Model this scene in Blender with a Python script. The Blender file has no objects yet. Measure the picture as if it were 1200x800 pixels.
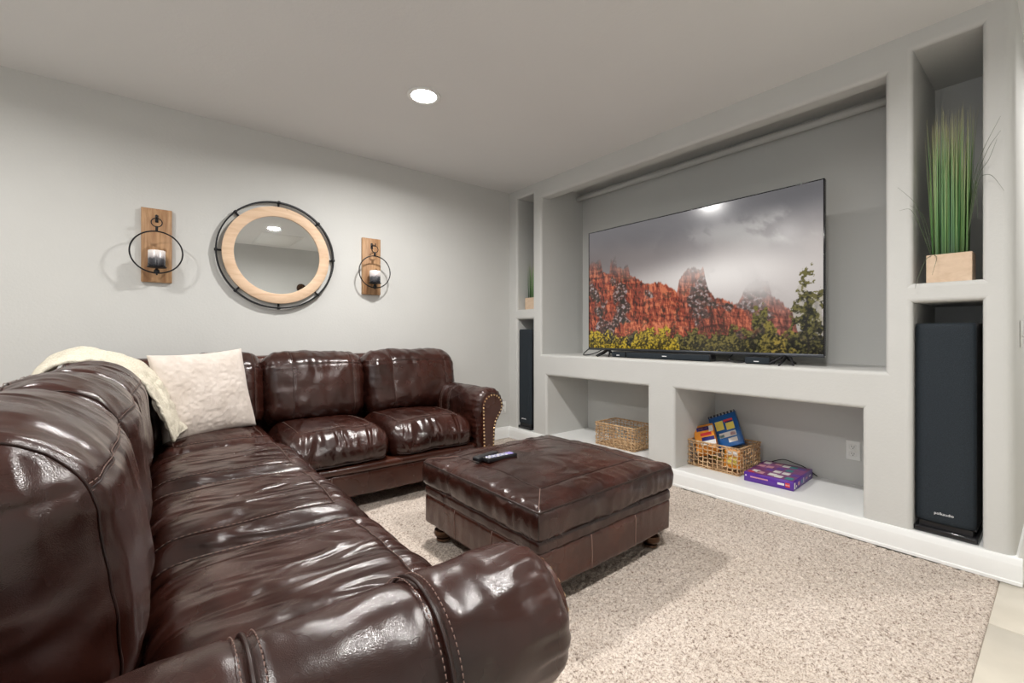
import bpy, bmesh, math, random
import numpy as np
from mathutils import Vector, Matrix, Euler

random.seed(7); rng = np.random.default_rng(7)
scene = bpy.context.scene
COL = scene.collection
R = math.radians
PI = math.pi

# ------------------------------------------------------------------ camera, world, exposure
H = 2.44                                   # ceiling height; media wall face x=0, back wall y=0
cam_data = bpy.data.cameras.new('camera')
cam = bpy.data.objects.new('camera', cam_data); COL.objects.link(cam)
cam.location = (-2.764, -3.506, 1.026)
cam.rotation_euler = (R(90), 0, -R(38.61))
cam_data.sensor_width = 36; cam_data.sensor_fit = 'HORIZONTAL'
cam_data.lens = 36 * 521 / 1200
cam_data.shift_y = -8 / 1200
cam_data.clip_start = 0.02
scene.camera = cam

WORLD = 1.45
world = bpy.data.worlds.new('world'); scene.world = world
world.use_nodes = True
world.node_tree.nodes['Background'].inputs[0].default_value = (.95, .97, 1, 1)
world.node_tree.nodes['Background'].inputs[1].default_value = WORLD
EXPOSURE = 0.18
LAMP_W = 27.0
scene.view_settings.view_transform = 'Standard'
scene.view_settings.look = 'None'
scene.view_settings.gamma = 1
scene.view_settings.use_curve_mapping = False
scene.view_settings.exposure = EXPOSURE

# ------------------------------------------------------------------ noise (vectorised)
_perm = np.random.default_rng(11).permutation(256); _perm = np.concatenate([_perm, _perm, _perm])
_val = np.random.default_rng(12).uniform(-1, 1, 256)
def vnoise(p):
    p = np.asarray(p, float); i = np.floor(p).astype(int); f = p - i; f = f*f*f*(f*(f*6-15)+10)
    i &= 255
    def h(a, b, c): return _val[_perm[_perm[_perm[(i[..., 0]+a) & 255] + ((i[..., 1]+b) & 255)] + ((i[..., 2]+c) & 255)] & 255]
    x, y, z = f[..., 0], f[..., 1], f[..., 2]
    def l(a, b, t): return a + (b-a)*t
    return l(l(l(h(0,0,0), h(1,0,0), x), l(h(0,1,0), h(1,1,0), x), y), l(l(h(0,0,1), h(1,0,1), x), l(h(0,1,1), h(1,1,1), x), y), z)
def fbm(p, o=4):
    s = 0; a = 1; p = np.asarray(p, float)
    for k in range(o):
        s = s + a*vnoise(p + 17.3*k); p = p*2.03; a *= .5
    return s

# ------------------------------------------------------------------ materials
MATS = {}
def new_mat(name):
    m = bpy.data.materials.new(name); m.use_nodes = True; MATS[name] = m
    nt = m.node_tree; b = nt.nodes['Principled BSDF']
    return m, nt, b
def nd(nt, t, **kw):
    n = nt.nodes.new(t)
    for k, v in kw.items():
        if k in n.inputs: n.inputs[k].default_value = v
        else: setattr(n, k, v)
    return n
def col(c): return (c[0], c[1], c[2], 1)
def ramp(nt, src, stops):
    r = nt.nodes.new('ShaderNodeValToRGB')
    while len(r.color_ramp.elements) < len(stops): r.color_ramp.elements.new(.5)
    for e, (p, c) in zip(r.color_ramp.elements, stops): e.position = p; e.color = col(c)
    nt.links.new(src, r.inputs[0]); return r
def coords(nt, scale=(1, 1, 1), out='Object', rot=(0, 0, 0)):
    tc = nt.nodes.new('ShaderNodeTexCoord'); mp = nt.nodes.new('ShaderNodeMapping')
    mp.inputs['Scale'].default_value = scale; mp.inputs['Rotation'].default_value = rot
    nt.links.new(tc.outputs[out], mp.inputs[0]); return mp.outputs[0]
def noise(nt, vec, scale, detail=3, rough=.5, dist=0):
    n = nd(nt, 'ShaderNodeTexNoise'); n.inputs['Scale'].default_value = scale
    n.inputs['Detail'].default_value = detail; n.inputs['Roughness'].default_value = rough; n.inputs['Distortion'].default_value = dist
    nt.links.new(vec, n.inputs['Vector']); return n.outputs[0]
def bump(nt, h, strength, dist, prev=None):
    b = nt.nodes.new('ShaderNodeBump'); b.inputs['Strength'].default_value = strength; b.inputs['Distance'].default_value = dist
    nt.links.new(h, b.inputs['Height'])
    if prev is not None: nt.links.new(prev, b.inputs['Normal'])
    return b.outputs[0]

def plain(name, c, rough=.5, metal=0, bumps=None, vary=0, spec=.5, coat=0, vscale=6):
    m, nt, b = new_mat(name)
    b.inputs['Base Color'].default_value = col(c); b.inputs['Roughness'].default_value = rough
    b.inputs['Metallic'].default_value = metal; b.inputs['Specular IOR Level'].default_value = spec
    b.inputs['Coat Weight'].default_value = coat
    v = coords(nt)
    if vary:
        r = ramp(nt, noise(nt, v, vscale, 4), [(.3, [x*(1-vary) for x in c]), (.7, [min(1, x*(1+vary)) for x in c])])
        nt.links.new(r.outputs[0], b.inputs['Base Color'])
    if bumps:
        nt.links.new(bump(nt, noise(nt, v, bumps[0], 3), bumps[1], bumps[2]), b.inputs['Normal'])
    return m

plain('wall', (.60, .60, .58), .75, bumps=(70, .25, .003), vary=.015, spec=.3, vscale=3)
plain('ceiling', (.745, .74, .73), .9, bumps=(60, .3, .003), vary=.01, spec=.2, vscale=2)
plain('trim_white', (.84, .85, .84), .42, vary=.012, bumps=(18, .05, .002))
plain('black_metal', (.018, .018, .02), .45, 0.6, vary=.1)
plain('black_plastic', (.012, .012, .014), .35, vary=.05)
plain('black_gloss', (.010, .010, .012), .12, vary=.05)
plain('grey_metal', (.07, .075, .085), .35, .7, vary=.05)
plain('white_plastic', (.80, .80, .78), .35, vary=.01)
plain('slot', (.03, .03, .03), .5, vary=.05)
plain('text_white', (.85, .85, .87), .4, vary=.01)
plain('brass', (.75, .55, .30), .28, 1, vary=.1, vscale=60)
plain('bronze', (.09, .05, .03), .2, .8, vary=.25, vscale=40, bumps=(60, .3, .004))
plain('grout', (.50, .46, .40), .9, vary=.05)
plain('stitch', (.17, .105, .085), .55, vary=.12, vscale=200)
plain('welt', (.020, .008, .006), .38, vary=.2, vscale=30)
plain('cloth_black', (.02, .02, .02), .9, vary=.1)
plain('wick', (.05, .04, .03), .9, vary=.1)
plain('orange_card', (.80, .30, .035), .4, vary=.06)
plain('yellow_card', (.80, .66, .12), .4, vary=.06)
plain('blue_card', (.010, .10, .33), .3, vary=.15)
plain('navy_card', (.02, .02, .16), .4, vary=.1)
plain('red_card', (.62, .04, .05), .4, vary=.08)
plain('teal_card', (.04, .26, .28), .4, vary=.08)
plain('white_card', (.78, .76, .74), .4, vary=.06)
plain('pink_card', (.62, .30, .36), .4, vary=.1)
plain('black_card', (.02, .02, .03), .4, vary=.1)
plain('purple_card', (.10, .025, .30), .32, vary=.12)
plain('magenta_card', (.20, .04, .17), .32, vary=.25, vscale=30)
plain('grille_button', (.35, .36, .55), .4, vary=.1)
plain('lilac_button', (.40, .33, .75), .4, vary=.1)

def leather(name, scale, grain=420, base=((.015, .0043, .0030), (.047, .0125, .0078)), wr=.6, dist=.05, rough=(.19, .30), fold=1.2):
    m, nt, b = new_mat(name)
    v = coords(nt)
    vs = coords(nt, scale)
    n1 = noise(nt, v, 4, 4, .55)
    r = ramp(nt, n1, [(.3, base[0]), (.72, base[1])])
    nt.links.new(r.outputs[0], b.inputs['Base Color'])
    rr = ramp(nt, noise(nt, v, 7, 3), [(.3, (rough[0],)*3), (.7, (rough[1],)*3)])
    nt.links.new(rr.outputs[0], b.inputs['Roughness'])
    b.inputs['Specular IOR Level'].default_value = .62
    w = noise(nt, vs, 1, fold, .45, .7)
    bn = bump(nt, w, wr, dist)
    w2 = noise(nt, v, 22, 2, .5, .5)
    bn = bump(nt, w2, .09, .012, bn)
    vo = nd(nt, 'ShaderNodeTexVoronoi'); vo.inputs['Scale'].default_value = grain; vo.feature = 'DISTANCE_TO_EDGE'
    nt.links.new(v, vo.inputs['Vector'])
    bn = bump(nt, vo.outputs['Distance'], .11, .004, bn)
    nt.links.new(bn, b.inputs['Normal'])
    return m
leather('leather_seat', (11, 3.6, 6), wr=.9, fold=1.6)
leather('leather_back', (6, 6, 4), wr=.6)
leather('leather_arm', (5, 6, 5), wr=.4, rough=(.20, .32))
leather('leather_ottoman', (6, 6, 4), wr=.45)
leather('leather_base', (3, 3, 5), wr=.2, base=((.034, .0095, .0058), (.075, .022, .0125)))

def wood(name, a, b_, rot=(0, 0, 0), stretch=(14, 14, 1.6)):
    m, nt, b = new_mat(name)
    v = coords(nt, stretch, rot=rot)
    n = noise(nt, v, 2.2, 5, .6, .6)
    r = ramp(nt, n, [(.28, a), (.5, [(x+y)/2 for x, y in zip(a, b_)]), (.72, b_)])
    vo = nd(nt, 'ShaderNodeTexVoronoi'); vo.inputs['Scale'].default_value = 7
    nt.links.new(coords(nt, (1, 1, .8)), vo.inputs['Vector'])
    kn = ramp(nt, vo.outputs['Distance'], [(.03, (.35, .22, .12)), (.11, (1, 1, 1))])
    mx = nd(nt, 'ShaderNodeMix', data_type='RGBA', blend_type='MULTIPLY'); mx.inputs[0].default_value = 1
    nt.links.new(r.outputs[0], mx.inputs[6]); nt.links.new(kn.outputs[0], mx.inputs[7])
    nt.links.new(mx.outputs[2], b.inputs['Base Color']); b.inputs['Roughness'].default_value = .6
    nt.links.new(bump(nt, n, .15, .003), b.inputs['Normal'])
    return m
wood('wood_cedar', (.25, .115, .048), (.58, .36, .19))
wood('wood_pine', (.62, .42, .27), (.78, .58, .41), stretch=(2, 14, 12))
wood('wood_box', (.62, .45, .31), (.74, .57, .42), stretch=(10, 2, 16))

m, nt, b = new_mat('pane')  # glass of the patio door added for daylight
tr = nt.nodes.new('ShaderNodeBsdfTransparent'); tr.inputs[0].default_value = (.93, .95, .95, 1); gl = nt.nodes.new('ShaderNodeBsdfGlossy'); gl.inputs['Roughness'].default_value = .02
ms = nt.nodes.new('ShaderNodeMixShader'); ms.inputs[0].default_value = .07; nt.links.new(tr.outputs[0], ms.inputs[1]); nt.links.new(gl.outputs[0], ms.inputs[2])
nt.links.new(ms.outputs[0], nt.nodes['Material Output'].inputs[0]); nt.nodes.remove(b)
# carpet
m, nt, b = new_mat('carpet')
v = coords(nt)
n1 = noise(nt, v, 95, 3, .7); n2 = noise(nt, v, 230, 2, .6); n3 = noise(nt, v, 2.2, 3)
r1 = ramp(nt, n1, [(.33, (.21, .155, .125)), (.43, (.58, .49, .42)), (.60, (.79, .705, .63))])
r2 = ramp(nt, n2, [(.34, (.55, .50, .46)), (.5, (1, 1, 1))])
r3 = ramp(nt, n3, [(.3, (.90, .89, .87)), (.7, (1, 1, 1))])
mx = nd(nt, 'ShaderNodeMix', data_type='RGBA', blend_type='MULTIPLY'); mx.inputs[0].default_value = 1
nt.links.new(r1.outputs[0], mx.inputs[6]); nt.links.new(r2.outputs[0], mx.inputs[7])
mx2 = nd(nt, 'ShaderNodeMix', data_type='RGBA', blend_type='MULTIPLY'); mx2.inputs[0].default_value = 1
nt.links.new(mx.outputs[2], mx2.inputs[6]); nt.links.new(r3.outputs[0], mx2.inputs[7])
nt.links.new(mx2.outputs[2], b.inputs['Base Color']); b.inputs['Roughness'].default_value = .95
b.inputs['Specular IOR Level'].default_value = .1; b.inputs['Sheen Weight'].default_value = .15
nt.links.new(bump(nt, n1, .8, .012), b.inputs['Normal'])
plain('tile', (.60, .555, .47), .35, vary=.08, vscale=5, bumps=(12, .05, .004))

# fabrics
m, nt, b = new_mat('plush')
v = coords(nt); n1 = noise(nt, v, 10, 4, .6, .5); n2 = noise(nt, v, 260, 3, .7)
r = ramp(nt, n1, [(.3, (.60, .525, .465)), (.7, (.74, .665, .605))])
nt.links.new(r.outputs[0], b.inputs['Base Color']); b.inputs['Roughness'].default_value = .95
b.inputs['Sheen Weight'].default_value = .35; b.inputs['Specular IOR Level'].default_value = .1
nt.links.new(bump(nt, n2, .5, .005, bump(nt, n1, .12, .012)), b.inputs['Normal'])
m, nt, b = new_mat('knit')
v = coords(nt); wv = nd(nt, 'ShaderNodeTexWave'); wv.inputs['Scale'].default_value = 34; wv.inputs['Distortion'].default_value = 3; wv.inputs['Detail'].default_value = 2
wv.bands_direction = 'Y'; nt.links.new(v, wv.inputs['Vector']); n2 = noise(nt, v, 160, 3, .7)
r = ramp(nt, n2, [(.3, (.60, .55, .43)), (.65, (.80, .75, .635))])
nt.links.new(r.outputs[0], b.inputs['Base Color']); b.inputs['Roughness'].default_value = .95; b.inputs['Specular IOR Level'].default_value = .1
nt.links.new(bump(nt, n2, .5, .006, bump(nt, wv.outputs[0], .45, .006)), b.inputs['Normal'])
m, nt, b = new_mat('grille_cloth')
v = coords(nt); n2 = noise(nt, v, 320, 2, .7)
r = ramp(nt, n2, [(.35, (.006, .010, .015)), (.65, (.016, .026, .036))])
nt.links.new(r.outputs[0], b.inputs['Base Color']); b.inputs['Roughness'].default_value = .8
nt.links.new(bump(nt, n2, .4, .002), b.inputs['Normal'])
m, nt, b = new_mat('wicker')
v = coords(nt); n2 = noise(nt, v, 55, 3, .6)
r = ramp(nt, n2, [(.3, (.26, .14, .065)), (.5, (.56, .36, .19)), (.7, (.76, .55, .34))])
nt.links.new(r.outputs[0], b.inputs['Base Color']); b.inputs['Roughness'].default_value = .6
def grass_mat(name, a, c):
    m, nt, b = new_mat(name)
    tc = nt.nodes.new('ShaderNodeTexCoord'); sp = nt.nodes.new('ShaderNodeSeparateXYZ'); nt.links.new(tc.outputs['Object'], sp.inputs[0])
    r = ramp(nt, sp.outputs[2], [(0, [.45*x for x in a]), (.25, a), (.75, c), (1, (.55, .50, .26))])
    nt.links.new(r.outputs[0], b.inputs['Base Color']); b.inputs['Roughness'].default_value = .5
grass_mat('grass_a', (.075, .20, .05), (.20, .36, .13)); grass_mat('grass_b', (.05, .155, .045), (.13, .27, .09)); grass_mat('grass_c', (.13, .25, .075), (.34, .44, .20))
m, nt, b = new_mat('grass_stray')
b.inputs['Base Color'].default_value = (.07, .10, .05, 1); b.inputs['Roughness'].default_value = .5
m, nt, b = new_mat('votive')
tc = nt.nodes.new('ShaderNodeTexCoord'); sp = nt.nodes.new('ShaderNodeSeparateXYZ'); nt.links.new(tc.outputs['Object'], sp.inputs[0])
ad = nd(nt, 'ShaderNodeMath', operation='MULTIPLY_ADD'); nt.links.new(noise(nt, coords(nt), 45, 3), ad.inputs[0]); ad.inputs[1].default_value = .03; nt.links.new(sp.outputs[2], ad.inputs[2])
r = ramp(nt, ad.outputs[0], [(.02, (.012, .012, .016)), (.055, (.06, .06, .07)), (.075, (.55, .5, .5)), (.10, (.82, .76, .73))])
nt.links.new(r.outputs[0], b.inputs['Base Color']); b.inputs['Roughness'].default_value = .25
m, nt, b = new_mat('mirror_glass')
b.inputs['Base Color'].default_value = (.86, .88, .88, 1); b.inputs['Metallic'].default_value = 1; b.inputs['Roughness'].default_value = .015
m, nt, b = new_mat('lamp_lens')
b.inputs['Base Color'].default_value = (.9, .9, .9, 1); b.inputs['Emission Color'].default_value = (1, .975, .93, 1); b.inputs['Emission Strength'].default_value = 28
m, nt, b = new_mat('screen')
at = nt.nodes.new('ShaderNodeVertexColor'); at.layer_name = 'picture'
b.inputs['Base Color'].default_value = (.004, .004, .005, 1); b.inputs['Roughness'].default_value = .16
nt.links.new(at.outputs[0], b.inputs['Emission Color']); b.inputs['Emission Strength'].default_value = 2 ** -EXPOSURE

# ------------------------------------------------------------------ mesh helpers
def link(name, me, mat=None, parent=None, loc=(0, 0, 0), rot=(0, 0, 0)):
    o = bpy.data.objects.new(name, me); COL.objects.link(o)
    if mat: 
        me.materials.clear(); me.materials.append(MATS[mat])
    if parent: o.parent = parent
    o.location = loc; o.rotation_euler = rot
    return o
def raw(name, verts, faces, smooth=True):
    me = bpy.data.meshes.new(name)
    me.from_pydata([tuple(map(float, v)) for v in verts], [], [tuple(int(i) for i in f) for f in faces]); me.update()
    if smooth: me.polygons.foreach_set('use_smooth', [True]*len(me.polygons))
    return me
def fast(name, V, Q, smooth=True):
    """V (N,3), Q (M,4) numpy quads"""
    me = bpy.data.meshes.new(name); V = np.ascontiguousarray(V, np.float32); Q = np.ascontiguousarray(Q, np.int32)
    me.vertices.add(len(V)); me.vertices.foreach_set('co', V.ravel())
    me.loops.add(Q.size); me.loops.foreach_set('vertex_index', Q.ravel())
    me.polygons.add(len(Q)); me.polygons.foreach_set('loop_start', np.arange(0, Q.size, 4, dtype=np.int32))
    try: me.polygons.foreach_set('loop_total', np.full(len(Q), 4, np.int32))
    except Exception: pass
    me.polygons.foreach_set('use_smooth', np.full(len(Q), smooth)); me.update(calc_edges=True); me.validate()
    return me
def bm_mesh(name, bm, smooth=False, angle=35):
    me = bpy.data.meshes.new(name); bmesh.ops.recalc_face_normals(bm, faces=bm.faces[:]); bm.to_mesh(me); bm.free()
    if smooth:
        me.polygons.foreach_set('use_smooth', [True]*len(me.polygons)); me.set_sharp_from_angle(angle=R(angle))
    return me
def box_mesh(name, x0, x1, y0, y1, z0, z1, bev=0, seg=2):
    bm = bmesh.new(); bmesh.ops.create_cube(bm, size=1)
    for v in bm.verts: v.co = Vector(((x0+x1)/2+v.co.x*(x1-x0), (y0+y1)/2+v.co.y*(y1-y0), (z0+z1)/2+v.co.z*(z1-z0)))
    if bev: bmesh.ops.bevel(bm, geom=bm.edges[:], offset=bev, segments=seg, profile=.5, affect='EDGES')
    return bm_mesh(name, bm, bool(bev), 60)
def box(name, x0, x1, y0, y1, z0, z1, mat, parent=None, bev=0, seg=2, loc=(0, 0, 0), rot=(0, 0, 0)):
    return link(name, box_mesh(name, x0, x1, y0, y1, z0, z1, bev, seg), mat, parent, loc, rot)
def tube_data(pts, r, seg=8, closed=False):
    P = np.asarray(pts, float); n = len(P)
    if closed: T = np.roll(P, -1, 0) - np.roll(P, 1, 0)
    else: T = np.gradient(P, axis=0)
    T /= np.linalg.norm(T, axis=1)[:, None] + 1e-12
    up = np.array([0, 0, 1.]) if abs(T[0, 2]) < .9 else np.array([1., 0, 0])
    N = np.zeros_like(P); a = up - T[0]*(up@T[0]); a /= np.linalg.norm(a)
    for i in range(n):
        a = a - T[i]*(a@T[i]); a /= np.linalg.norm(a)+1e-12; N[i] = a
    B = np.cross(T, N); rr = np.broadcast_to(np.asarray(r, float), (n,))
    ang = np.arange(seg)*2*PI/seg
    V = P[:, None] + (N[:, None]*np.cos(ang)[None, :, None] + B[:, None]*np.sin(ang)[None, :, None])*rr[:, None, None]
    V = V.reshape(-1, 3); F = []
    m_ = n if closed else n-1
    for i in range(m_):
        j = (i+1) % n
        for k in range(seg):
            l = (k+1) % seg; F.append((i*seg+k, i*seg+l, j*seg+l, j*seg+k))
    if not closed: F.append(tuple(range(seg))[::-1]); F.append(tuple((n-1)*seg+k for k in range(seg)))
    return V, F
def tube(name, pts, r, mat, parent=None, seg=8, closed=False, **kw):
    return link(name, raw(name, *tube_data(pts, r, seg, closed)), mat, parent, **kw)
def merge(parts):
    V = []; F = []; o = 0
    for v, f in parts:
        V.append(np.asarray(v, float)); F += [tuple(i+o for i in q) for q in f]; o += len(v)
    return np.concatenate(V), F
def lathe_data(prof, seg=32):
    V = []; F = []; n = len(prof)
    for k in range(seg):
        a = 2*PI*k/seg
        for r_, z in prof: V.append((r_*math.cos(a), r_*math.sin(a), z))
    for k in range(seg):
        l = (k+1) % seg
        for i in range(n-1): F.append((k*n+i, l*n+i, l*n+i+1, k*n+i+1))
    return V, F
def lathe(name, prof, mat, parent=None, seg=32, sharp=40, **kw):
    me = raw(name, *lathe_data(prof, seg))
    bm = bmesh.new(); bm.from_mesh(me); bmesh.ops.remove_doubles(bm, verts=bm.verts[:], dist=1e-6); bpy.data.meshes.remove(me)
    return link(name, bm_mesh(name, bm, True, sharp), mat, parent, **kw)
def circle(c, r, n, ax=(0, 2)):
    P = np.tile(np.asarray(c, float), (n, 1)); a = np.arange(n)*2*PI/n
    P[:, ax[0]] += r*np.cos(a); P[:, ax[1]] += r*np.sin(a); return P
def thing(name, label, cat, loc=(0, 0, 0), rot=(0, 0, 0), group=None):
    o = bpy.data.objects.new(name, None); COL.objects.link(o); o.empty_display_size = .1
    o.location = loc; o.rotation_euler = rot; return tag(o, label, cat, group)
def tag(o, label, cat, group=None):
    o['label'] = label; o['category'] = cat
    if group: o['group'] = group
    return o
def struct(o, label=None):
    o['kind'] = 'structure'
    if label: o['label'] = label
    return o
def stuff(o): o['kind'] = 'stuff'; return o
def text(name, body, size, mat, parent, M, extrude=.0006):
    cu = bpy.data.curves.new(name, 'FONT'); cu.body = body; cu.size = size; cu.extrude = extrude
    cu.align_x = 'CENTER'; cu.align_y = 'CENTER'; cu.resolution_u = 3
    t = bpy.data.objects.new(name+'_tmp', cu); COL.objects.link(t); bpy.context.view_layer.update()
    me = bpy.data.meshes.new_from_object(t); bpy.data.objects.remove(t); bpy.data.curves.remove(cu)
    o = link(name, me, mat, parent); o.matrix_local = M; return o

# soft box: grid on a rounded box, then a deformation; the same map places seams on it
def round_map(P, h, r, kx=1.0):
    sc = np.array([kx, 1, 1]); P = np.asarray(P, float)*sc; h = np.asarray(h, float)*sc; lim = h - r
    q = np.clip(P, -lim, lim); d = P - q; L = np.linalg.norm(d, axis=1)
    N = np.where(L[:, None] > 1e-9, d/np.maximum(L, 1e-9)[:, None], 0)
    out = (q + N*r)/sc; N = N*sc; N /= np.maximum(np.linalg.norm(N, axis=1), 1e-9)[:, None]
    return out, N
def soft_box_grid(h, n):
    V = []; Q = []; o = 0
    for ax in range(3):
        u, w = [(1, 2), (2, 0), (0, 1)][ax]
        for s in (-1, 1):
            a = np.linspace(-h[u], h[u], n[u]+1); b_ = np.linspace(-h[w], h[w], n[w]+1)
            A, B = np.meshgrid(a, b_, indexing='ij'); P = np.zeros((A.size, 3)); P[:, ax] = s*h[ax]; P[:, u] = A.ravel(); P[:, w] = B.ravel()
            idx = np.arange(A.size).reshape(A.shape)
            q = np.stack([idx[:-1, :-1], idx[1:, :-1], idx[1:, 1:], idx[:-1, 1:]], -1).reshape(-1, 4)
            if s < 0: q = q[:, ::-1]
            V.append(P); Q.append(q+o); o += A.size
    V = np.concatenate(V); Q = np.concatenate(Q)
    key = np.round(V*1e5).astype(np.int64); _, first, inv = np.unique(key, axis=0, return_index=True, return_inverse=True)
    return V[first], inv.ravel()[Q]
def soft_box(name, h, r, n, deform, mat, parent, loc=(0, 0, 0), rot=(0, 0, 0), kx=1.0):
    V, Q = soft_box_grid(h, n)
    P, N = round_map(V, h, r, kx)
    P = deform(P, N)
    return link(name, fast(name, P, Q), mat, parent, loc, rot)
def seam_on(h, r, deform, pts, lift=.0, kx=1.0):
    P, N = round_map(np.asarray(pts, float), h, r, kx)
    return deform(P, N) + N*lift
def lin(a, b_, n): return [tuple(np.asarray(a, float)*(1-t)+np.asarray(b_, float)*t) for t in np.linspace(0, 1, n)]
def stitches(P, off, r=.0009, ln=.006, gap=.0035):
    """short stitch dashes beside a seam path"""
    P = np.asarray(P); seg = np.linalg.norm(np.diff(P, axis=0), axis=1); s = np.concatenate([[0], np.cumsum(seg)])
    parts = []; t = 0
    f = lambda u: np.array([np.interp(u, s, P[:, k]) for k in range(3)])
    while t+ln < s[-1]:
        parts.append(tube_data([f(t)+off, f(t+ln)+off], r, 4)); t += ln+gap
    return merge(parts)

# ------------------------------------------------------------------ the room
struct(box('wall_back', -4.5, 0, 0, .12, 0, H, 'wall'), 'light grey painted wall behind the sofa')
WY0, WY1, WZ0, WZ1 = -4.3, -1.7, .12, 2.12      # glazed door added to the left wall for daylight, out of frame
def left_wall():
    parts = []
    for (y0, y1, z0, z1) in ((-4.67, WY0, 0, H), (WY1, .12, 0, H), (WY0, WY1, 0, WZ0), (WY0, WY1, WZ1, H)):
        v = [(x, y, z) for x in (-4.62, -4.5) for y in (y0, y1) for z in (z0, z1)]
        parts.append((v, [(0, 1, 3, 2), (4, 6, 7, 5), (0, 4, 5, 1), (2, 3, 7, 6), (0, 2, 6, 4), (1, 5, 7, 3)]))
    struct(link('wall_left', raw('wall_left', *merge(parts), False), 'wall'))
    w = bpy.data.objects.new('added_window_1', None); COL.objects.link(w); struct(w, 'glazed patio door added in the unseen left wall for daylight')
    for (y0, y1, z0, z1) in ((WY0, WY1, WZ0, WZ0+.06), (WY0, WY1, WZ1-.06, WZ1), (WY0, WY0+.06, WZ0, WZ1), (WY1-.06, WY1, WZ0, WZ1), ((WY0+WY1)/2-.04, (WY0+WY1)/2+.04, WZ0, WZ1)):
        box('added_window_frame', -4.59, -4.53, y0, y1, z0, z1, 'trim_white', w)
    for (y0, y1) in ((WY0+.06, (WY0+WY1)/2-.04), ((WY0+WY1)/2+.04, WY1-.06)):
        link('pane', raw('pane', [(-4.56, y0, WZ0+.06), (-4.56, y1, WZ0+.06), (-4.56, y1, WZ1-.06), (-4.56, y0, WZ1-.06)], [(0, 1, 2, 3)], False), 'pane', w)
left_wall()
ld = bpy.data.lights.new('added_window_portal', 'AREA'); ld.shape = 'RECTANGLE'; ld.size = WY1-WY0; ld.size_y = WZ1-WZ0; ld.cycles.is_portal = True  # portal guiding sky light through the added door
lo = bpy.data.objects.new('added_window_portal', ld); COL.objects.link(lo); lo.location = (-4.63, (WY0+WY1)/2, (WZ0+WZ1)/2); lo.rotation_euler = (0, -R(90), R(0)); lo.rotation_euler = (R(90), 0, R(-90))
struct(box('wall_front', -4.5, 2.6, -4.67, -4.55, 0, H, 'wall'))
struct(box('wall_end', 2.6, 2.72, -4.67, -3.37, 0, H, 'wall'))
struct(box('ceiling', -4.62, 2.72, -4.67, .12, H, H+.1, 'ceiling'), 'flat off white ceiling')

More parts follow.
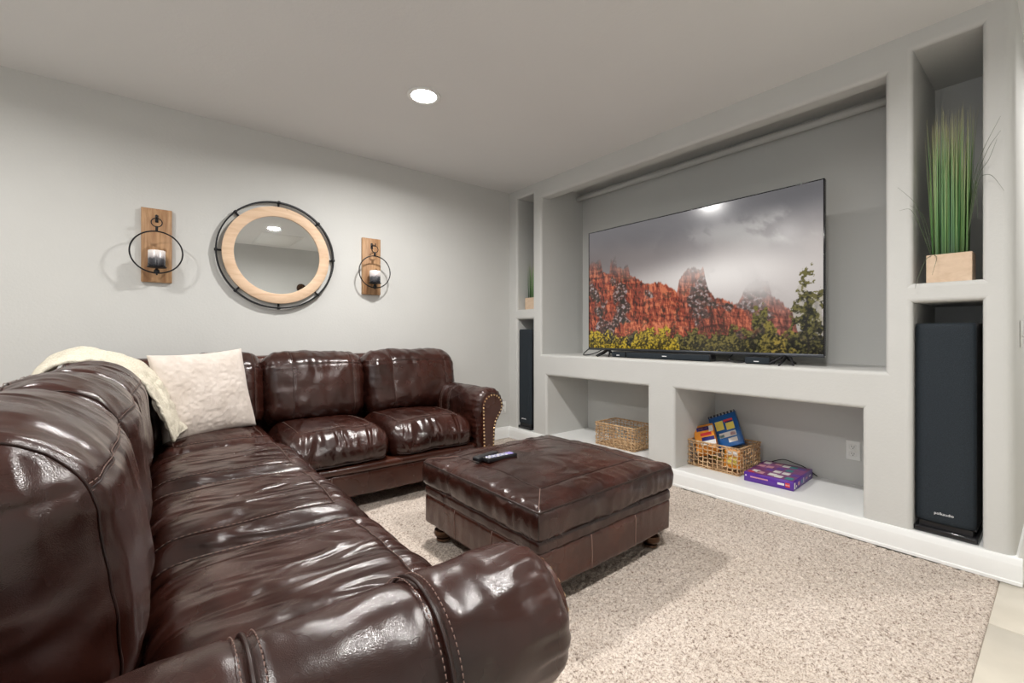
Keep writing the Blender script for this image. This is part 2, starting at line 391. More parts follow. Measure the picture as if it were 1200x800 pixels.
YE = -3.37; ZB = .11; DEEP = .56
TVN = (-2.95, -.475, .845, 2.287)
OPEN = [  # y0 < y1, z0, z1, has bottom edge
    (-.36, -.125, 1.27, 2.355, True), (-.36, -.125, ZB, 1.175, False),
    TVN+(True,), (-1.61, -.545, ZB, .655, False), (-2.86, -1.825, ZB, .655, False),
    (-3.275, -3.05, 1.265, 2.358, True), (-3.275, -3.05, ZB, 1.175, False)]
def media_wall():
    V = []; F = []; SM = []; r = .02; n = 7
    def quad(*p, smooth=False):
        F.append(tuple(range(len(V), len(V)+len(p)))); V.extend(p); SM.append(smooth)
    big = [(a-r, b_+r, c-(r if bot else 0), d+r) for a, b_, c, d, bot in OPEN]
    rc = .035
    ys = sorted({0, YE+rc}|{o[0] for o in big}|{o[1] for o in big}); zs = sorted({ZB, H}|{o[2] for o in big}|{o[3] for o in big})
    for i in range(len(ys)-1):
        for j in range(len(zs)-1):
            yc = (ys[i]+ys[i+1])/2; zc = (zs[j]+zs[j+1])/2
            if any(o[0] < yc < o[1] and o[2] < zc < o[3] for o in big): continue
            quad((0, ys[i], zs[j]), (0, ys[i+1], zs[j]), (0, ys[i+1], zs[j+1]), (0, ys[i], zs[j+1]))
    def strip(rows):                     # rows: list of point lists, smooth-shaded with shared vertices
        o = len(V); m_ = len(rows[0])
        for rw in rows: V.extend(rw)
        for i in range(len(rows)-1):
            for k in range(m_-1): F.append((o+i*m_+k, o+i*m_+k+1, o+(i+1)*m_+k+1, o+(i+1)*m_+k)); SM.append(True)
    for (a, b_, c, d, bot) in OPEN:
        tv = (a, b_, c, d) == TVN; top = 2.425 if tv else d
        offs = [(r*(1-math.sin(t)), r*(1-math.cos(t))) for t in np.linspace(0, PI/2, n)]
        R_ = [(a-o, b_+o, c-(o if bot else 0), d+o, x) for o, x in offs]
        strip([[(x, y0, z0), (x, y0, z1)] for y0, y1, z0, z1, x in R_]); strip([[(x, y1, z1), (x, y1, z0)] for y0, y1, z0, z1, x in R_])
        strip([[(x, y0, z1), (x, y1, z1)] for y0, y1, z0, z1, x in R_])
        if bot: strip([[(x, y1, z0), (x, y0, z0)] for y0, y1, z0, z1, x in R_])
        for y in (a, b_):
            quad((r, y, c), (DEEP, y, c), (DEEP, y, d), (r, y, d))
            if tv: quad((.10, y, d), (DEEP, y, d), (DEEP, y, top), (.10, y, top))
        if bot: quad((r, a, c), (r, b_, c), (DEEP, b_, c), (DEEP, a, c))
        if tv:
            quad((r, a, d), (r, b_, d), (.10, b_, d), (.10, a, d)); quad((.10, a, d), (.10, b_, d), (.10, b_, top), (.10, a, top)); quad((.10, a, top), (.10, b_, top), (DEEP, b_, top), (DEEP, a, top))
        else: quad((r, a, d), (r, b_, d), (DEEP, b_, d), (DEEP, a, d))
        quad((DEEP, a, c), (DEEP, b_, c), (DEEP, b_, top), (DEEP, a, top))
    strip([[(rc*(1-math.cos(t)), YE+rc*(1-math.sin(t)), ZB), (rc*(1-math.cos(t)), YE+rc*(1-math.sin(t)), H)] for t in np.linspace(0, PI/2, 9)])
    quad((rc, YE, ZB), (2.6, YE, ZB), (2.6, YE, H), (rc, YE, H)); quad((2.6, YE, 0), (2.6, YE+.1, 0), (2.6, YE+.1, H), (2.6, YE, H))
    me = raw('wall_right', V, F, False); me.polygons.foreach_set('use_smooth', SM)
    return struct(link('wall_right', me, 'wall'), 'grey built-in media wall with rounded niches')
wall_r = media_wall()
# white plinth: skirting in front, white shelf floors of the niches
def extrude_profile(name, prof, a, b_, axis, mat):
    """prof (out, z) swept along axis from a to b; out runs towards -x (axis y) or -y (axis x)"""
    V = []; n = len(prof)
    for t in (a, b_):
        for o_, z in prof: V.append((-o_, t, z) if axis == 'y' else (t, -o_, z))
    F = [(i, (i+1) % n, n+(i+1) % n, n+i) for i in range(n)] + [tuple(range(n))[::-1], tuple(n+i for i in range(n))]
    me = raw(name, V, F, False); bm = bmesh.new(); bm.from_mesh(me); bpy.data.meshes.remove(me)
    return link(name, bm_mesh(name, bm, True, 25), mat)
SK = [(.0, 0), (.020, 0), (.020, .012), (.016, .016), (.016, .078), (.0145, .084), (.0125, .088), (.0115, .098), (.006, .1075), (0, ZB)]
struct(extrude_profile('baseboard_right', SK, 0, YE-.0195, 'y', 'trim_white'), 'white skirting along the foot of the media wall')
struct(box('trim_2', -.001, DEEP+.02, YE-.001, -.001, 0, ZB, 'trim_white'), 'white shelf floor of the low niches')
struct(extrude_profile('baseboard_back', SK, -4.5, -.001, 'x', 'trim_white'), 'white skirting under the back wall')
o = extrude_profile('baseboard_hall', SK, -.0005, 2.6, 'x', 'trim_white'); o.location.y = YE; struct(o, 'white skirting round the corner of the media wall')
tb = tube('trim_1', [(.49, y, 2.362) for y in np.linspace(-2.95, -.475, 12)], .024, 'wall', seg=16); struct(tb, 'rounded rail along the top of the television niche')

# floors
fl = struct(box('floor', -4.62, 2.72, -4.67, .12, -.08, -.012, 'grout'), 'tiled floor')
tile_me = box_mesh('tile', -.222, .222, -.222, .222, -.012, -.002, .003, 1)
for i in range(10):
    for j in range(3):
        link('tile', tile_me, 'tile', fl, (-2.02+i*.45, -3.3255-.223-j*.45, 0))
def carpet():
    parts = []; o = 0
    x = np.arange(-2.3, -.013, .0085); x[-1] = -.0135; y = np.arange(-3.325, -.55, .0085); y[-1] = -.55
    X, Y = np.meshgrid(x, y, indexing='ij'); P = np.stack([X, Y, 0*X], -1).reshape(-1, 3)
    z = .0045*vnoise(P*[70, 70, 1]) + .004*vnoise(P*[150, 150, 1]+5) + .003*vnoise(P*[5, 5, 1])
    P[:, 2] = z - .003
    edge = (Y.ravel() < -3.318); P[edge, 2] = -.011
    P[:, 0] += .003*vnoise(P*[90, 90, 1]+9); P[:, 0] = np.minimum(P[:, 0], -.012)
    idx = np.arange(X.size).reshape(X.shape)
    Q = np.stack([idx[:-1, :-1], idx[1:, :-1], idx[1:, 1:], idx[:-1, 1:]], -1).reshape(-1, 4)
    V = [P]; QQ = [Q]; o = len(P)
    for (x0, x1, y0, y1) in ((-4.5, -2.3, -3.325, 0), (-2.3, 0, -.55, 0)):
        V.append(np.array([(x0, y0, -.003), (x1, y0, -.003), (x1, y1, -.003), (x0, y1, -.003)])); QQ.append(np.array([[0, 1, 2, 3]])+o); o += 4
    c = link('carpet', fast('carpet', np.concatenate(V), np.concatenate(QQ)), 'carpet')
    tag(c, 'beige speckled loop carpet covering the room floor', 'carpet'); stuff(c)
carpet()

# ------------------------------------------------------------------ recessed lamps
def downlight(x, y, label, w=1.0):
    t = thing('ceiling_downlight', label, 'ceiling light', (x, y, H), group='recessed ceiling downlights')
    lathe('trim', [(.074, .0), (.098, -.001), (.097, -.006), (.086, -.009), (.074, -.006), (.074, .0)], 'white_plastic', t, 40)
    lathe('lens', [(.0, -.0035), (.074, -.0035), (.074, -.0005), (0, -.0005)], 'lamp_lens', t, 40)
    ld = bpy.data.lights.new('lamp', 'AREA'); ld.shape = 'DISK'; ld.size = .14; ld.energy = LAMP_W*w; ld.color = (1, .975, .945); ld.spread = R(165)
    lo = bpy.data.objects.new('lamp', ld); COL.objects.link(lo); lo.parent = t; lo.location = (0, 0, -.012)
    return t
downlight(-1.53, -1.125, 'bright round recessed downlight in the ceiling above the ottoman', 1.2)
downlight(-1.55, -3.12, 'round recessed downlight in the ceiling above the near sofa arm', 1.0)
downlight(-3.6, -1.125, 'added fill downlight in the ceiling beyond the sofa back, near the back wall', .55)  # unseen lamp added as fill on the left
downlight(-3.6, -3.12, 'added fill downlight in the ceiling beyond the sofa back, near the tiles')  # also added out of frame, for more ambient light
downlight(1.0, -3.95, 'added fill downlight in the hallway ceiling past the media wall', .7)  # hallway lamp added out of view to raise the ambient light

# ceiling vent behind the camera (seen in the mirror)
t = thing('ceiling_vent', 'white slatted return air vent in the ceiling, seen in the round mirror', 'vent', (-1.36, -3.9, H))
box('vent_frame', -.27, .27, -.42, .42, -.006, -.0005, 'white_plastic', t, .002, 1)
sl = box_mesh('slat', -.24, .24, -.012, .012, -.012, -.006, .002, 1)
for k in range(22): link('slat', sl, 'white_plastic', t, (0, -.385+k*.0367, 0), (R(12), 0, 0)).location.z = 0

# ------------------------------------------------------------------ sectional sofa
sofa = thing('sectional_sofa', 'large dark brown leather L-shaped sectional sofa with rolled arms', 'sofa', (-2.2, -1.2, 0))
SO = Vector((-2.2, -1.2, 0))
def sl_(x, y, z): return (x-SO.x, y-SO.y, z)
seed_n = [0]
def wrink(P, off, sc, amp, ridge=True):
    n = vnoise(P*np.asarray(sc)+off) + .5*vnoise(P*np.asarray(sc)*2.1+off+3)
    if ridge: n = 1-2*np.abs(n)
    return amp*n
def seat_cushion(x, y, w, d, rotz, nx=70, ny=60, top=.455, bot=.262, amp=.0052):
    h = (w/2-.002, d/2, (top-bot)/2); r = .08; seed_n[0] += 1; off = seed_n[0]*7.7
    inx = h[0]-.085; iny = -h[1]+.105
    def deform(P, N):
        P = P.copy(); a = np.clip(P[:, 0]/h[0], -1, 1); b_ = np.clip(P[:, 1]/h[1], -1, 1)
        up = np.clip((P[:, 2]+h[2])/(2*h[2]), 0, 1)
        P[:, 2] += up*.048*(1-a**2)**.6*(1-np.abs(b_)**3)**.7
        P[:, 2] -= up*.018*np.clip(-b_, 0, 1)**4
        front = np.clip(-b_-.8, 0, .2)/.2*(1-a**2)**.5; P[:, 1] -= .022*front*np.sin(PI*up)
        edge = .45+.55*np.maximum(np.abs(a), np.abs(b_))**2
        wv = wrink(P, off, (13, 4, 6), amp*1.1, False)*edge + wrink(P, off+9, (6, 4, 5), amp*1.3)*.6
        P += N*wv[:, None]
        # stitched grooves
        dd = np.minimum(np.abs(np.abs(P[:, 0])-inx)+np.where(P[:, 1] < iny, 1, 0), np.abs(P[:, 1]-iny)+np.where(np.abs(P[:, 0]) > inx, 1, 0))
        P -= N*(.0045*np.exp(-(dd/.009)**2)*(N[:, 2] > .7))[:, None]
        return P
    o = soft_box('seat_cushion', h, r, (nx, ny, 20), deform, 'leather_seat', sofa, sl_(x, y, (top+bot)/2), (0, 0, rotz))
    pts = lin((-inx, h[1]*.9, h[2]), (-inx, iny, h[2]), 30)+lin((-inx, iny, h[2]), (inx, iny, h[2]), 36)[1:]+lin((inx, iny, h[2]), (inx, h[1]*.9, h[2]), 30)[1:]
    P = seam_on(h, r, deform, pts, .0012)
    tube('seam', P, .0026, 'welt', o, 6)
    S = stitches(P, np.array([.0, 0, .0022]), .0014, .009, .006); stuff(link('stitching', raw('stitching', *S), 'stitch', o))
    # piping along the front top and bottom edges
    for zz in (-h[2]*.98,):
        P = seam_on(h, r, deform, lin((-h[0]*.93, -h[1], zz+.02), (h[0]*.93, -h[1], zz+.02), 40), .002); tube('piping', P, .0035, 'welt', o, 6)
    return o
LX0, LX1 = -2.80, -2.215       # left run seat, back to front
for (ya, yb) in ((-2.735, -2.09), (-2.09, -1.49), (-1.49, -.88)):
    seat_cushion((LX0+LX1)/2, (ya+yb)/2, yb-ya, LX1-LX0+.02, PI/2, 90, 80)
seat_cushion(-2.51, -.62, .56, .56, 0)
WF, WBk = -.955, -.36
for (xa, xb) in ((-2.24, -1.655), (-1.655, -1.045)):
    seat_cushion((xa+xb)/2, (WF+WBk)/2, xb-xa, WBk-WF, 0, 64, 54)

def back_cushion(x, y, z, w, hgt, thick, rotz, lean, r=.115, nx=70, nz=64, amp=.005, near=False, roll=0):
    h = (w/2+.012, thick/2, hgt/2); seed_n[0] += 1; off = seed_n[0]*5.3
    sx = (-h[0]+.27*w, h[0]-.17*w) if not near else (-h[0]+.085*w, h[0]-.2*w)
    zt = h[2]*.60; KX = 2.0 if near else 1.25
    def deform(P, N):
        P = P.copy(); a = np.clip(P[:, 0]/h[0], -1, 1); c = np.clip(P[:, 2]/h[2], -1, 1); b_ = P[:, 1]/h[1]
        P[:, 1] -= np.clip(-b_, 0, 1)*.036*(1-a**2)**.6*(1-c**2)**.6
        P[:, 1] -= .02*np.clip(-b_, 0, 1)*np.clip(-c, 0, 1)*(1-a**4)
        P[:, 2] += np.clip(c, 0, 1)*.014*(1-a**2) - np.clip(c, 0, 1)*.014*np.abs(a)**5
        wv = wrink(P, off, (6, 6, 5), amp*1.3, False) + wrink(P, off+4, (15, 8, 5), amp*.6)*(np.abs(c)**2+.25) + wrink(P, off+6, (5, 6, 14), amp*.6)*np.abs(a)**2
        P += N*wv[:, None]
        front = (P[:, 1] < 0)
        dd = np.minimum(np.abs(P[:, 0]-sx[0]), np.abs(P[:, 0]-sx[1]))
        dd = np.minimum(dd, np.abs(P[:, 2]-zt)+np.where(front, 0, 1))
        P -= N*(.004*np.exp(-(dd/.010)**2))[:, None]
        return P
    o = soft_box('back_cushion', h, r, (nx, 40, nz), deform, 'leather_back', sofa, sl_(x, y, z), (0, 0, 0), KX)
    o.rotation_euler = (Matrix.Rotation(rotz, 3, 'Z') @ Matrix.Rotation(lean, 3, 'X') @ Matrix.Rotation(roll, 3, 'Y')).to_euler()
    for s in sx:
        pts = lin((s, -h[1], -h[2]*.95), (s, -h[1], h[2]), 50)+lin((s, -h[1], h[2]), (s, h[1], h[2]), 26)[1:]
        P = seam_on(h, r, deform, pts, .0012, KX); tube('seam', P, .0016, 'welt', o, 6)
        stuff(link('stitching', raw('stitching', *stitches(P, np.array([.004, 0, .0]))), 'stitch', o))
    for (yy, zz) in ((-h[1], zt), (h[1]*.35, h[2])):
        P = seam_on(h, r, deform, lin((sx[0], yy, zz), (h[0]*.95, yy, zz), 60), .0012, KX); tube('seam', P, .0016, 'welt', o, 6)
        for d in (-.006, .006):
            stuff(link('stitching', raw('stitching', *stitches(P, np.array([0, d*(yy > 0), d*(yy < 0)+.001]))), 'stitch', o))
    return o
for k, (ya, yb) in enumerate(((-2.70, -2.09), (-2.09, -1.49), (-1.49, -.88))):
    back_cushion(-2.972, (ya+yb)/2, .655, yb-ya, .50, .30, PI/2, R(-5), r=.148, nx=90, nz=80, near=True)
back_cushion(-2.955, -.56, .650, .62, .49, .28, PI/2, R(-8), r=.138)
for (xa, xb) in ((-2.62, -2.245), (-2.245, -1.605)):
    back_cushion((xa+xb)/2, -.275, .668, xb-xa, .47, .25, 0, R(-9))
back_cushion(-1.225, -.275, .668, .74, .47, .25, 0, R(-9), r=.12)

# frames
def roundbox_part(name, x0, x1, y0, y1, z0, z1, r, mat='leather_base', parent=sofa, amp=.002, n=(30, 30, 14)):
    h = ((x1-x0)/2, (y1-y0)/2, (z1-z0)/2); seed_n[0] += 1; off = seed_n[0]*3.1
    def deform(P, N): return P + N*wrink(P, off, (5, 5, 8), amp)[:, None]
    return soft_box(name, h, r, n, deform, mat, parent, ((x0+x1)/2-SO.x, (y0+y1)/2-SO.y, (z0+z1)/2))
roundbox_part('back_frame', -3.17, -.84, -.17, -.045, .10, .885, .05, n=(60, 12, 24))
roundbox_part('back_frame', -3.125, -2.99, -2.98, -.06, .10, .81, .05, n=(12, 60, 24))
fb = roundbox_part('base', -3.1, -.86, -.935, -.15, .085, .232, .018, n=(60, 20, 10))
for x in (-2.0, -1.42):     # vertical seams on the front base panel
    tube('seam', [(x+1.98, -.392-.0015, z) for z in np.linspace(-.06, .06, 6)], .003, 'stitch', fb, 6)
roundbox_part('welt_roll', -2.9, -1.03, -.952, -.55, .226, .276, .022, n=(60, 14, 8))
roundbox_part('base', -3.1, -2.235, -2.9, -.80, .085, .232, .018, n=(20, 60, 10))
roundbox_part('welt_roll', -2.9, -2.218, -2.76, -.9, .226, .276, .022, n=(14, 60, 8))

def arm(x, y, z0, length, out, rotz, seams, nlen=60):
    """local: front is -y, outward is out*x; the origin is under the roll's axis at the back end"""
    r = .12; zc = .525
    prof = [(-.112, .085), (-.114, .25), (-.119, .42)] + [(r*math.cos(a), zc+r*math.sin(a)) for a in np.linspace(R(180), R(-42), 40)] + [(.062, .405), (.052, .36), (.048, .25), (.046, .085)]
    Pf = np.array(prof); s = np.concatenate([[0], np.cumsum(np.linalg.norm(np.diff(Pf, axis=0), axis=1))])
    u = np.linspace(0, s[-1], 110); Pf = np.stack([np.interp(u, s, Pf[:, 0]), np.interp(u, s, Pf[:, 1])], 1)
    T = np.gradient(Pf, axis=0); T /= np.linalg.norm(T, axis=1)[:, None]; Nn = np.stack([-T[:, 1], T[:, 0]], 1)
    k = len(Pf); re = .042
    steps = [(-t, 0) for t in np.linspace(0, length-re, nlen)] + [(-(length-re)-re*math.sin(a), re*(1-math.cos(a))) for a in np.linspace(0, PI/2, 9)[1:]]
    V = []; seed_n[0] += 1; off = seed_n[0]*4.7
    for (yy, inset) in steps:
        q = Pf - Nn*inset
        P3 = np.stack([q[:, 0]*out, np.full(k, yy), q[:, 1]], 1); N3 = np.stack([Nn[:, 0]*out, np.zeros(k), Nn[:, 1]], 1)
        d = wrink(P3, off, (9, 8, 9), .0035) + .004*vnoise(P3*[5, 4, 5]+off)
        for sy in seams: d = d - .0055*np.exp(-((yy+sy)/.010)**2) - .0055*np.exp(-((yy+sy+.016)/.006)**2)
        edgep = np.exp(-((yy+length-.05)/.05)**2)*.0035*np.sin(u*170)      # gathered pleats near the front
        V.append(P3 + N3*(d+edgep)[:, None])
    n = len(V); V = np.concatenate(V); F = []
    for i in range(n-1):
        for j in range(k):
            l = (j+1) % k; a = (i*k+j, i*k+l, (i+1)*k+l, (i+1)*k+j); F.append(a if out > 0 else a[::-1])
    cap = tuple((n-1)*k+j for j in range(k)); F.append(cap if out > 0 else cap[::-1])
    back = tuple(range(k)); F.append(back[::-1] if out > 0 else back)
    me = raw('arm', V, F); bm = bmesh.new(); bm.from_mesh(me); bpy.data.meshes.remove(me)
    o = link('arm', bm_mesh('arm', bm, True, 60), 'leather_arm', sofa, sl_(x, y, z0), (0, 0, rotz))
    for sy in seams:
        for dd, rr, mt in ((.008, .0032, 'welt'),):
            Q = Pf[4:80] + Nn[4:80]*(-.001); tube('seam', np.stack([Q[:, 0]*out, np.full(len(Q), -sy-dd), Q[:, 1]], 1), rr, mt, o, 6)
        for dd in (-.004, .021):
            Q = Pf[4:80] + Nn[4:80]*(.0002); Ps = np.stack([Q[:, 0]*out, np.full(len(Q), -sy-dd), Q[:, 1]], 1)
            stuff(link('stitching', raw('stitching', *stitches(Ps, np.zeros(3), .0010)), 'stitch', o))
    # front panel with nailheads
    q = Pf - Nn*.036; poly = [(p[0]*out, p[1]) for p in q]
    bm = bmesh.new(); f = bm.faces.new([bm.verts.new((p[0], -length-.002, p[1])) for p in poly])
    e = bmesh.ops.extrude_face_region(bm, geom=[f]); 
    for vv in [g for g in e['geom'] if isinstance(g, bmesh.types.BMVert)]: vv.co.y -= .012
    pn = link('front_panel', bm_mesh('front_panel', bm, True, 40), 'leather_base', o)
    path = Pf - Nn*.042; ss = np.concatenate([[0], np.cumsum(np.linalg.norm(np.diff(path, axis=0), axis=1))])
    parts = []
    for t in np.arange(.01, ss[-1]-.005, .0235):
        c = (np.interp(t, ss, path[:, 0])*out, np.interp(t, ss, path[:, 1])); rn = .0068
        vs = [(c[0]+rn*math.cos(a)*m_, -length-.0135-dy, c[1]+rn*math.sin(a)*m_) for m_, dy in ((1, 0), (.75, .0035)) for a in np.arange(8)*PI/4] + [(c[0], -length-.0185, c[1])]
        fs = [(i, (i+1) % 8, 8+(i+1) % 8, 8+i) for i in range(8)] + [(8+i, 8+(i+1) % 8, 16) for i in range(8)]
        parts.append((vs, fs))
    nl = link('nailhead_trim', raw('nailhead_trim', *merge(parts)), 'brass', pn); nl['label'] = 'row of brass nailheads'; stuff(nl)
    return o
arm(-.925, -.10, 0, .875, 1, 0, (.36, .47))
arm(-3.08, -2.87, -.005, .872, -1, PI/2, (.395, .625), 110)
def bun_foot(parent, loc):
    return lathe('foot', [(0, .0), (.030, .0), (.036, .006), (.034, .014), (.028, .018), (.042, .026), (.048, .040), (.044, .056), (.03, .066), (.028, .09), (0, .09)], 'bronze', parent, 28, loc=loc)
for (x, y) in ((-.95, -.88), (-2.1, -.86), (-2.3, -2.85), (-3.08, -2.88), (-3.08, -.14), (-.95, -.14)): bun_foot(sofa, sl_(x, y, 0))

# ------------------------------------------------------------------ ottoman
OX, OY = -1.265, -1.893
ott = thing('ottoman', 'square dark brown leather ottoman with a padded top', 'ottoman', (OX, OY, 0), (0, 0, R(1.2)))
hw, hd = .445, .425
def ott_part(name, z0, z1, h_in, r, amp, crown, mat='leather_ottoman', n=(80, 80, 16)):
    h = (hw-h_in, hd-h_in, (z1-z0)/2); seed_n[0] += 1; off = seed_n[0]*6.1
    def deform(P, N):
        P = P.copy(); a = np.clip(P[:, 0]/h[0], -1, 1); b_ = np.clip(P[:, 1]/h[1], -1, 1); up = np.clip((P[:, 2]+h[2])/(2*h[2]), 0, 1)
        P[:, 2] += up*crown*(1-np.abs(a)**2.6)**.8*(1-np.abs(b_)**2.6)**.8
        if crown:
            bul = .012*np.sin(PI*np.clip(up, 0, 1)); P[:, 0] += N[:, 0]*bul; P[:, 1] += N[:, 1]*bul
            ix, iy = h[0]-.13, h[1]-.13
            dd = np.minimum(np.abs(np.abs(P[:, 0])-ix)+np.where(np.abs(P[:, 1]) > iy, 1, 0), np.abs(np.abs(P[:, 1])-iy)+np.where(np.abs(P[:, 0]) > ix, 1, 0))
            P[:, 2] -= .003*np.exp(-(dd/.010)**2)*(N[:, 2] > .7)
        e = np.maximum(np.abs(a), np.abs(b_))**3
        P += N*(wrink(P, off, (5, 5, 5), amp, False) + wrink(P, off+3, (15, 15, 6), amp*.7)*e)[:, None]
        return P
    o = soft_box(name, h, r, n, deform, mat, ott, (0, 0, (z0+z1)/2)); return o, h, r, deform
o, h, r, df = ott_part('top_cushion', .272, .402, 0, .028, .0045, .034)
ix, iy = h[0]-.13, h[1]-.13; c4 = [(-ix, -iy), (ix, -iy), (ix, iy), (-ix, iy)]; k4 = [(-1, -1), (1, -1), (1, 1), (-1, 1)]
pts = sum([lin((*c4[i], h[2]), (*c4[(i+1) % 4], h[2]), 30)[:-1] for i in range(4)], [])
tube('seam', seam_on(h, r, df, pts, .001), .0016, 'welt', o, 6, closed=True)
for (cx, cy), (sx, sy) in zip(c4, k4): 
    P = seam_on(h, r, df, lin((cx, cy, h[2]), (sx*(h[0]-.004), sy*(h[1]-.004), h[2]), 20), .001); tube('seam', P, .0018, 'stitch', o, 6)
    P = seam_on(h, r, df, lin((sx*h[0], sy*h[1], h[2]*.8), (sx*h[0], sy*h[1], -h[2]*.8), 12), .001); tube('seam', P, .002, 'welt', o, 6)
e4 = [(sx*h[0], sy*h[1]) for sx, sy in k4]
pts = sum([lin((*e4[i], h[2]-.012), (*e4[(i+1) % 4], h[2]-.012), 40)[:-1] for i in range(4)], [])
tube('piping', seam_on(h, r, df, pts, .002), .0042, 'welt', o, 6, closed=True)
ott_part('welt_band', .222, .284, .004, .022, .0012, 0)
o, h, r, df = ott_part('base', .086, .232, .006, .016, .002, 0, 'leather_base')
for s in (-.33, .33):
    for sy in (-1, 1):
        tube('seam', seam_on(h, r, df, lin((s*hw, sy*h[1], -h[2]*.95), (s*hw, sy*h[1], h[2]*.95), 8), .0), .0028, 'stitch', o, 6)
        tube('seam', seam_on(h, r, df, lin((sy*h[0], s*hd, -h[2]*.95), (sy*h[0], s*hd, h[2]*.95), 8), .0), .0028, 'stitch', o, 6)
for sx, sy in k4: bun_foot(ott, (sx*(hw-.075), sy*(hd-.075), 0))

# remotes on the ottoman
def remote(loc, rz, ln, wd, label, keys, tilt=0):
    t = thing('remote_control', label, 'remote', loc, (0, tilt, rz), 'remote controls on the ottoman')
    box('body', -ln/2, ln/2, -wd/2, wd/2, 0, .02, 'black_plastic', t, .006, 3)
    if keys:
        for i in range(9):
            for j in range(3):
                box('button', -.006, .006, -.0045, .0045, 0, .0025, 'lilac_button' if i > 6 else ('grille_button' if (i+j) % 3 else 'white_plastic'), t, .001, 1, loc=(-ln/2+.017+i*.0165, (j-1)*.0125, .0195))
        box('power_button', -.005, .005, -.004, .004, 0, .003, 'white_plastic', t, .001, 1, loc=(-ln/2+.009, 0, .019))
    return t
remote((-1.478, -1.805, .430), R(-1), .175, .048, 'black remote control with lilac buttons lying on the ottoman', True)
remote((-1.525, -1.752, .431), R(14), .15, .042, 'plain black remote control behind the one with lilac buttons', False)

# ------------------------------------------------------------------ pillow and throw
def pillow():
    n = 80; a = np.linspace(-1, 1, n+1); A, B = np.meshgrid(a, a, indexing='ij'); A = A.ravel(); B = B.ravel(); S = .235
    th = .085*np.clip((1-A**2), 0, 1)**.42*np.clip((1-B**2), 0, 1)**.42
    pin = 1-.06*(1-A**2)*np.abs(B)**3; pin2 = 1-.06*(1-B**2)*np.abs(A)**3
    X = S*A*pin2; Z = S*B*pin
    V = []; Q = []; idx = np.arange(A.size).reshape(n+1, n+1)
    for s in (-1, 1):
        P = np.stack([X, s*th, Z], 1); w = .007*fbm(P*[6, 6, 6]+s*3, 2)+.0025*vnoise(P*70); P[:, 1] += s*w*np.clip(th/.05, 0, 1)
        V.append(P); q = np.stack([idx[:-1, :-1], idx[1:, :-1], idx[1:, 1:], idx[:-1, 1:]], -1).reshape(-1, 4)
        Q.append((q if s < 0 else q[:, ::-1])+(0 if s < 0 else A.size))
    o = link('throw_pillow', fast('throw_pillow', np.concatenate(V), np.concatenate(Q)), 'plush')
    bm = bmesh.new(); bm.from_mesh(o.data); bmesh.ops.remove_doubles(bm, verts=bm.verts[:], dist=1e-5); bm.to_mesh(o.data); bm.free()
    o.location = (-2.555, -.53, .705)
    o.rotation_euler = (Matrix.Rotation(R(20), 3, 'Z') @ Matrix.Rotation(R(-15), 3, 'X') @ Matrix.Rotation(R(-3), 3, 'Y')).to_euler()
    tag(o, 'square cream plush pillow leaning in the corner of the sofa', 'pillow')
pillow()
def throw():
    prof = np.array([(-3.165, .60), (-3.165, .72), (-3.16, .82), (-3.115, .885), (-3.05, .905), (-2.98, .903), (-2.91, .88), (-2.84, .825), (-2.785, .745), (-2.745, .65), (-2.715, .56), (-2.705, .52)])
    s = np.concatenate([[0], np.cumsum(np.linalg.norm(np.diff(prof, axis=0), axis=1))])
    nu, nv = 110, 60; u = np.linspace(0, s[-1], nu+1)
    # smooth spline-ish resample
    px = np.interp(u, s, prof[:, 0]); pz = np.interp(u, s, prof[:, 1])
    for _ in range(30): px[1:-1] = (px[:-2]+2*px[1:-1]+px[2:])/4; pz[1:-1] = (pz[:-2]+2*pz[1:-1]+pz[2:])/4
    V = []
    tx = np.gradient(px); tz = np.gradient(pz); L = np.hypot(tx, tz); nx_, nz_ = -tz/L, tx/L
    v = np.linspace(0, 1, nv+1)
    U, W = np.meshgrid(np.arange(nu+1), v, indexing='ij')
    Y = -.885 + W*(.46) + .018*np.sin(U*.11)*(1-W) + .03*np.sin(U*.06+1)*W
    bulge = .012*np.sin(W*PI*3+U*.03) + .012*vnoise(np.stack([U*.09, W*9, 0*U], -1)) + .006*vnoise(np.stack([U*.5, W*30, 0*U+3], -1))
    hem = .008*np.exp(-(W/.035)**2) - .030*np.exp(-(W/.13)**2) + .022*np.sin(np.clip(W, 0, 1)*PI*.8)
    X = px[U.astype(int)] + nx_[U.astype(int)]*(bulge+hem+.012); Z = pz[U.astype(int)] + nz_[U.astype(int)]*(bulge+hem+.012)
    P = np.stack([X, Y, Z], -1).reshape(-1, 3); idx = np.arange(U.size).reshape(U.shape)
    Q = np.stack([idx[:-1, :-1], idx[1:, :-1], idx[1:, 1:], idx[:-1, 1:]], -1).reshape(-1, 4)[:, ::-1]
    o = link('throw_blanket', fast('throw_blanket', P, Q), 'knit'); md = o.modifiers.new('thick', 'SOLIDIFY'); md.thickness = .014; md.offset = -1
    ms = o.modifiers.new('sub', 'SUBSURF'); ms.levels = 1; ms.render_levels = 1
    tag(o, 'cream knitted throw draped over the back of the sofa', 'blanket')
throw()

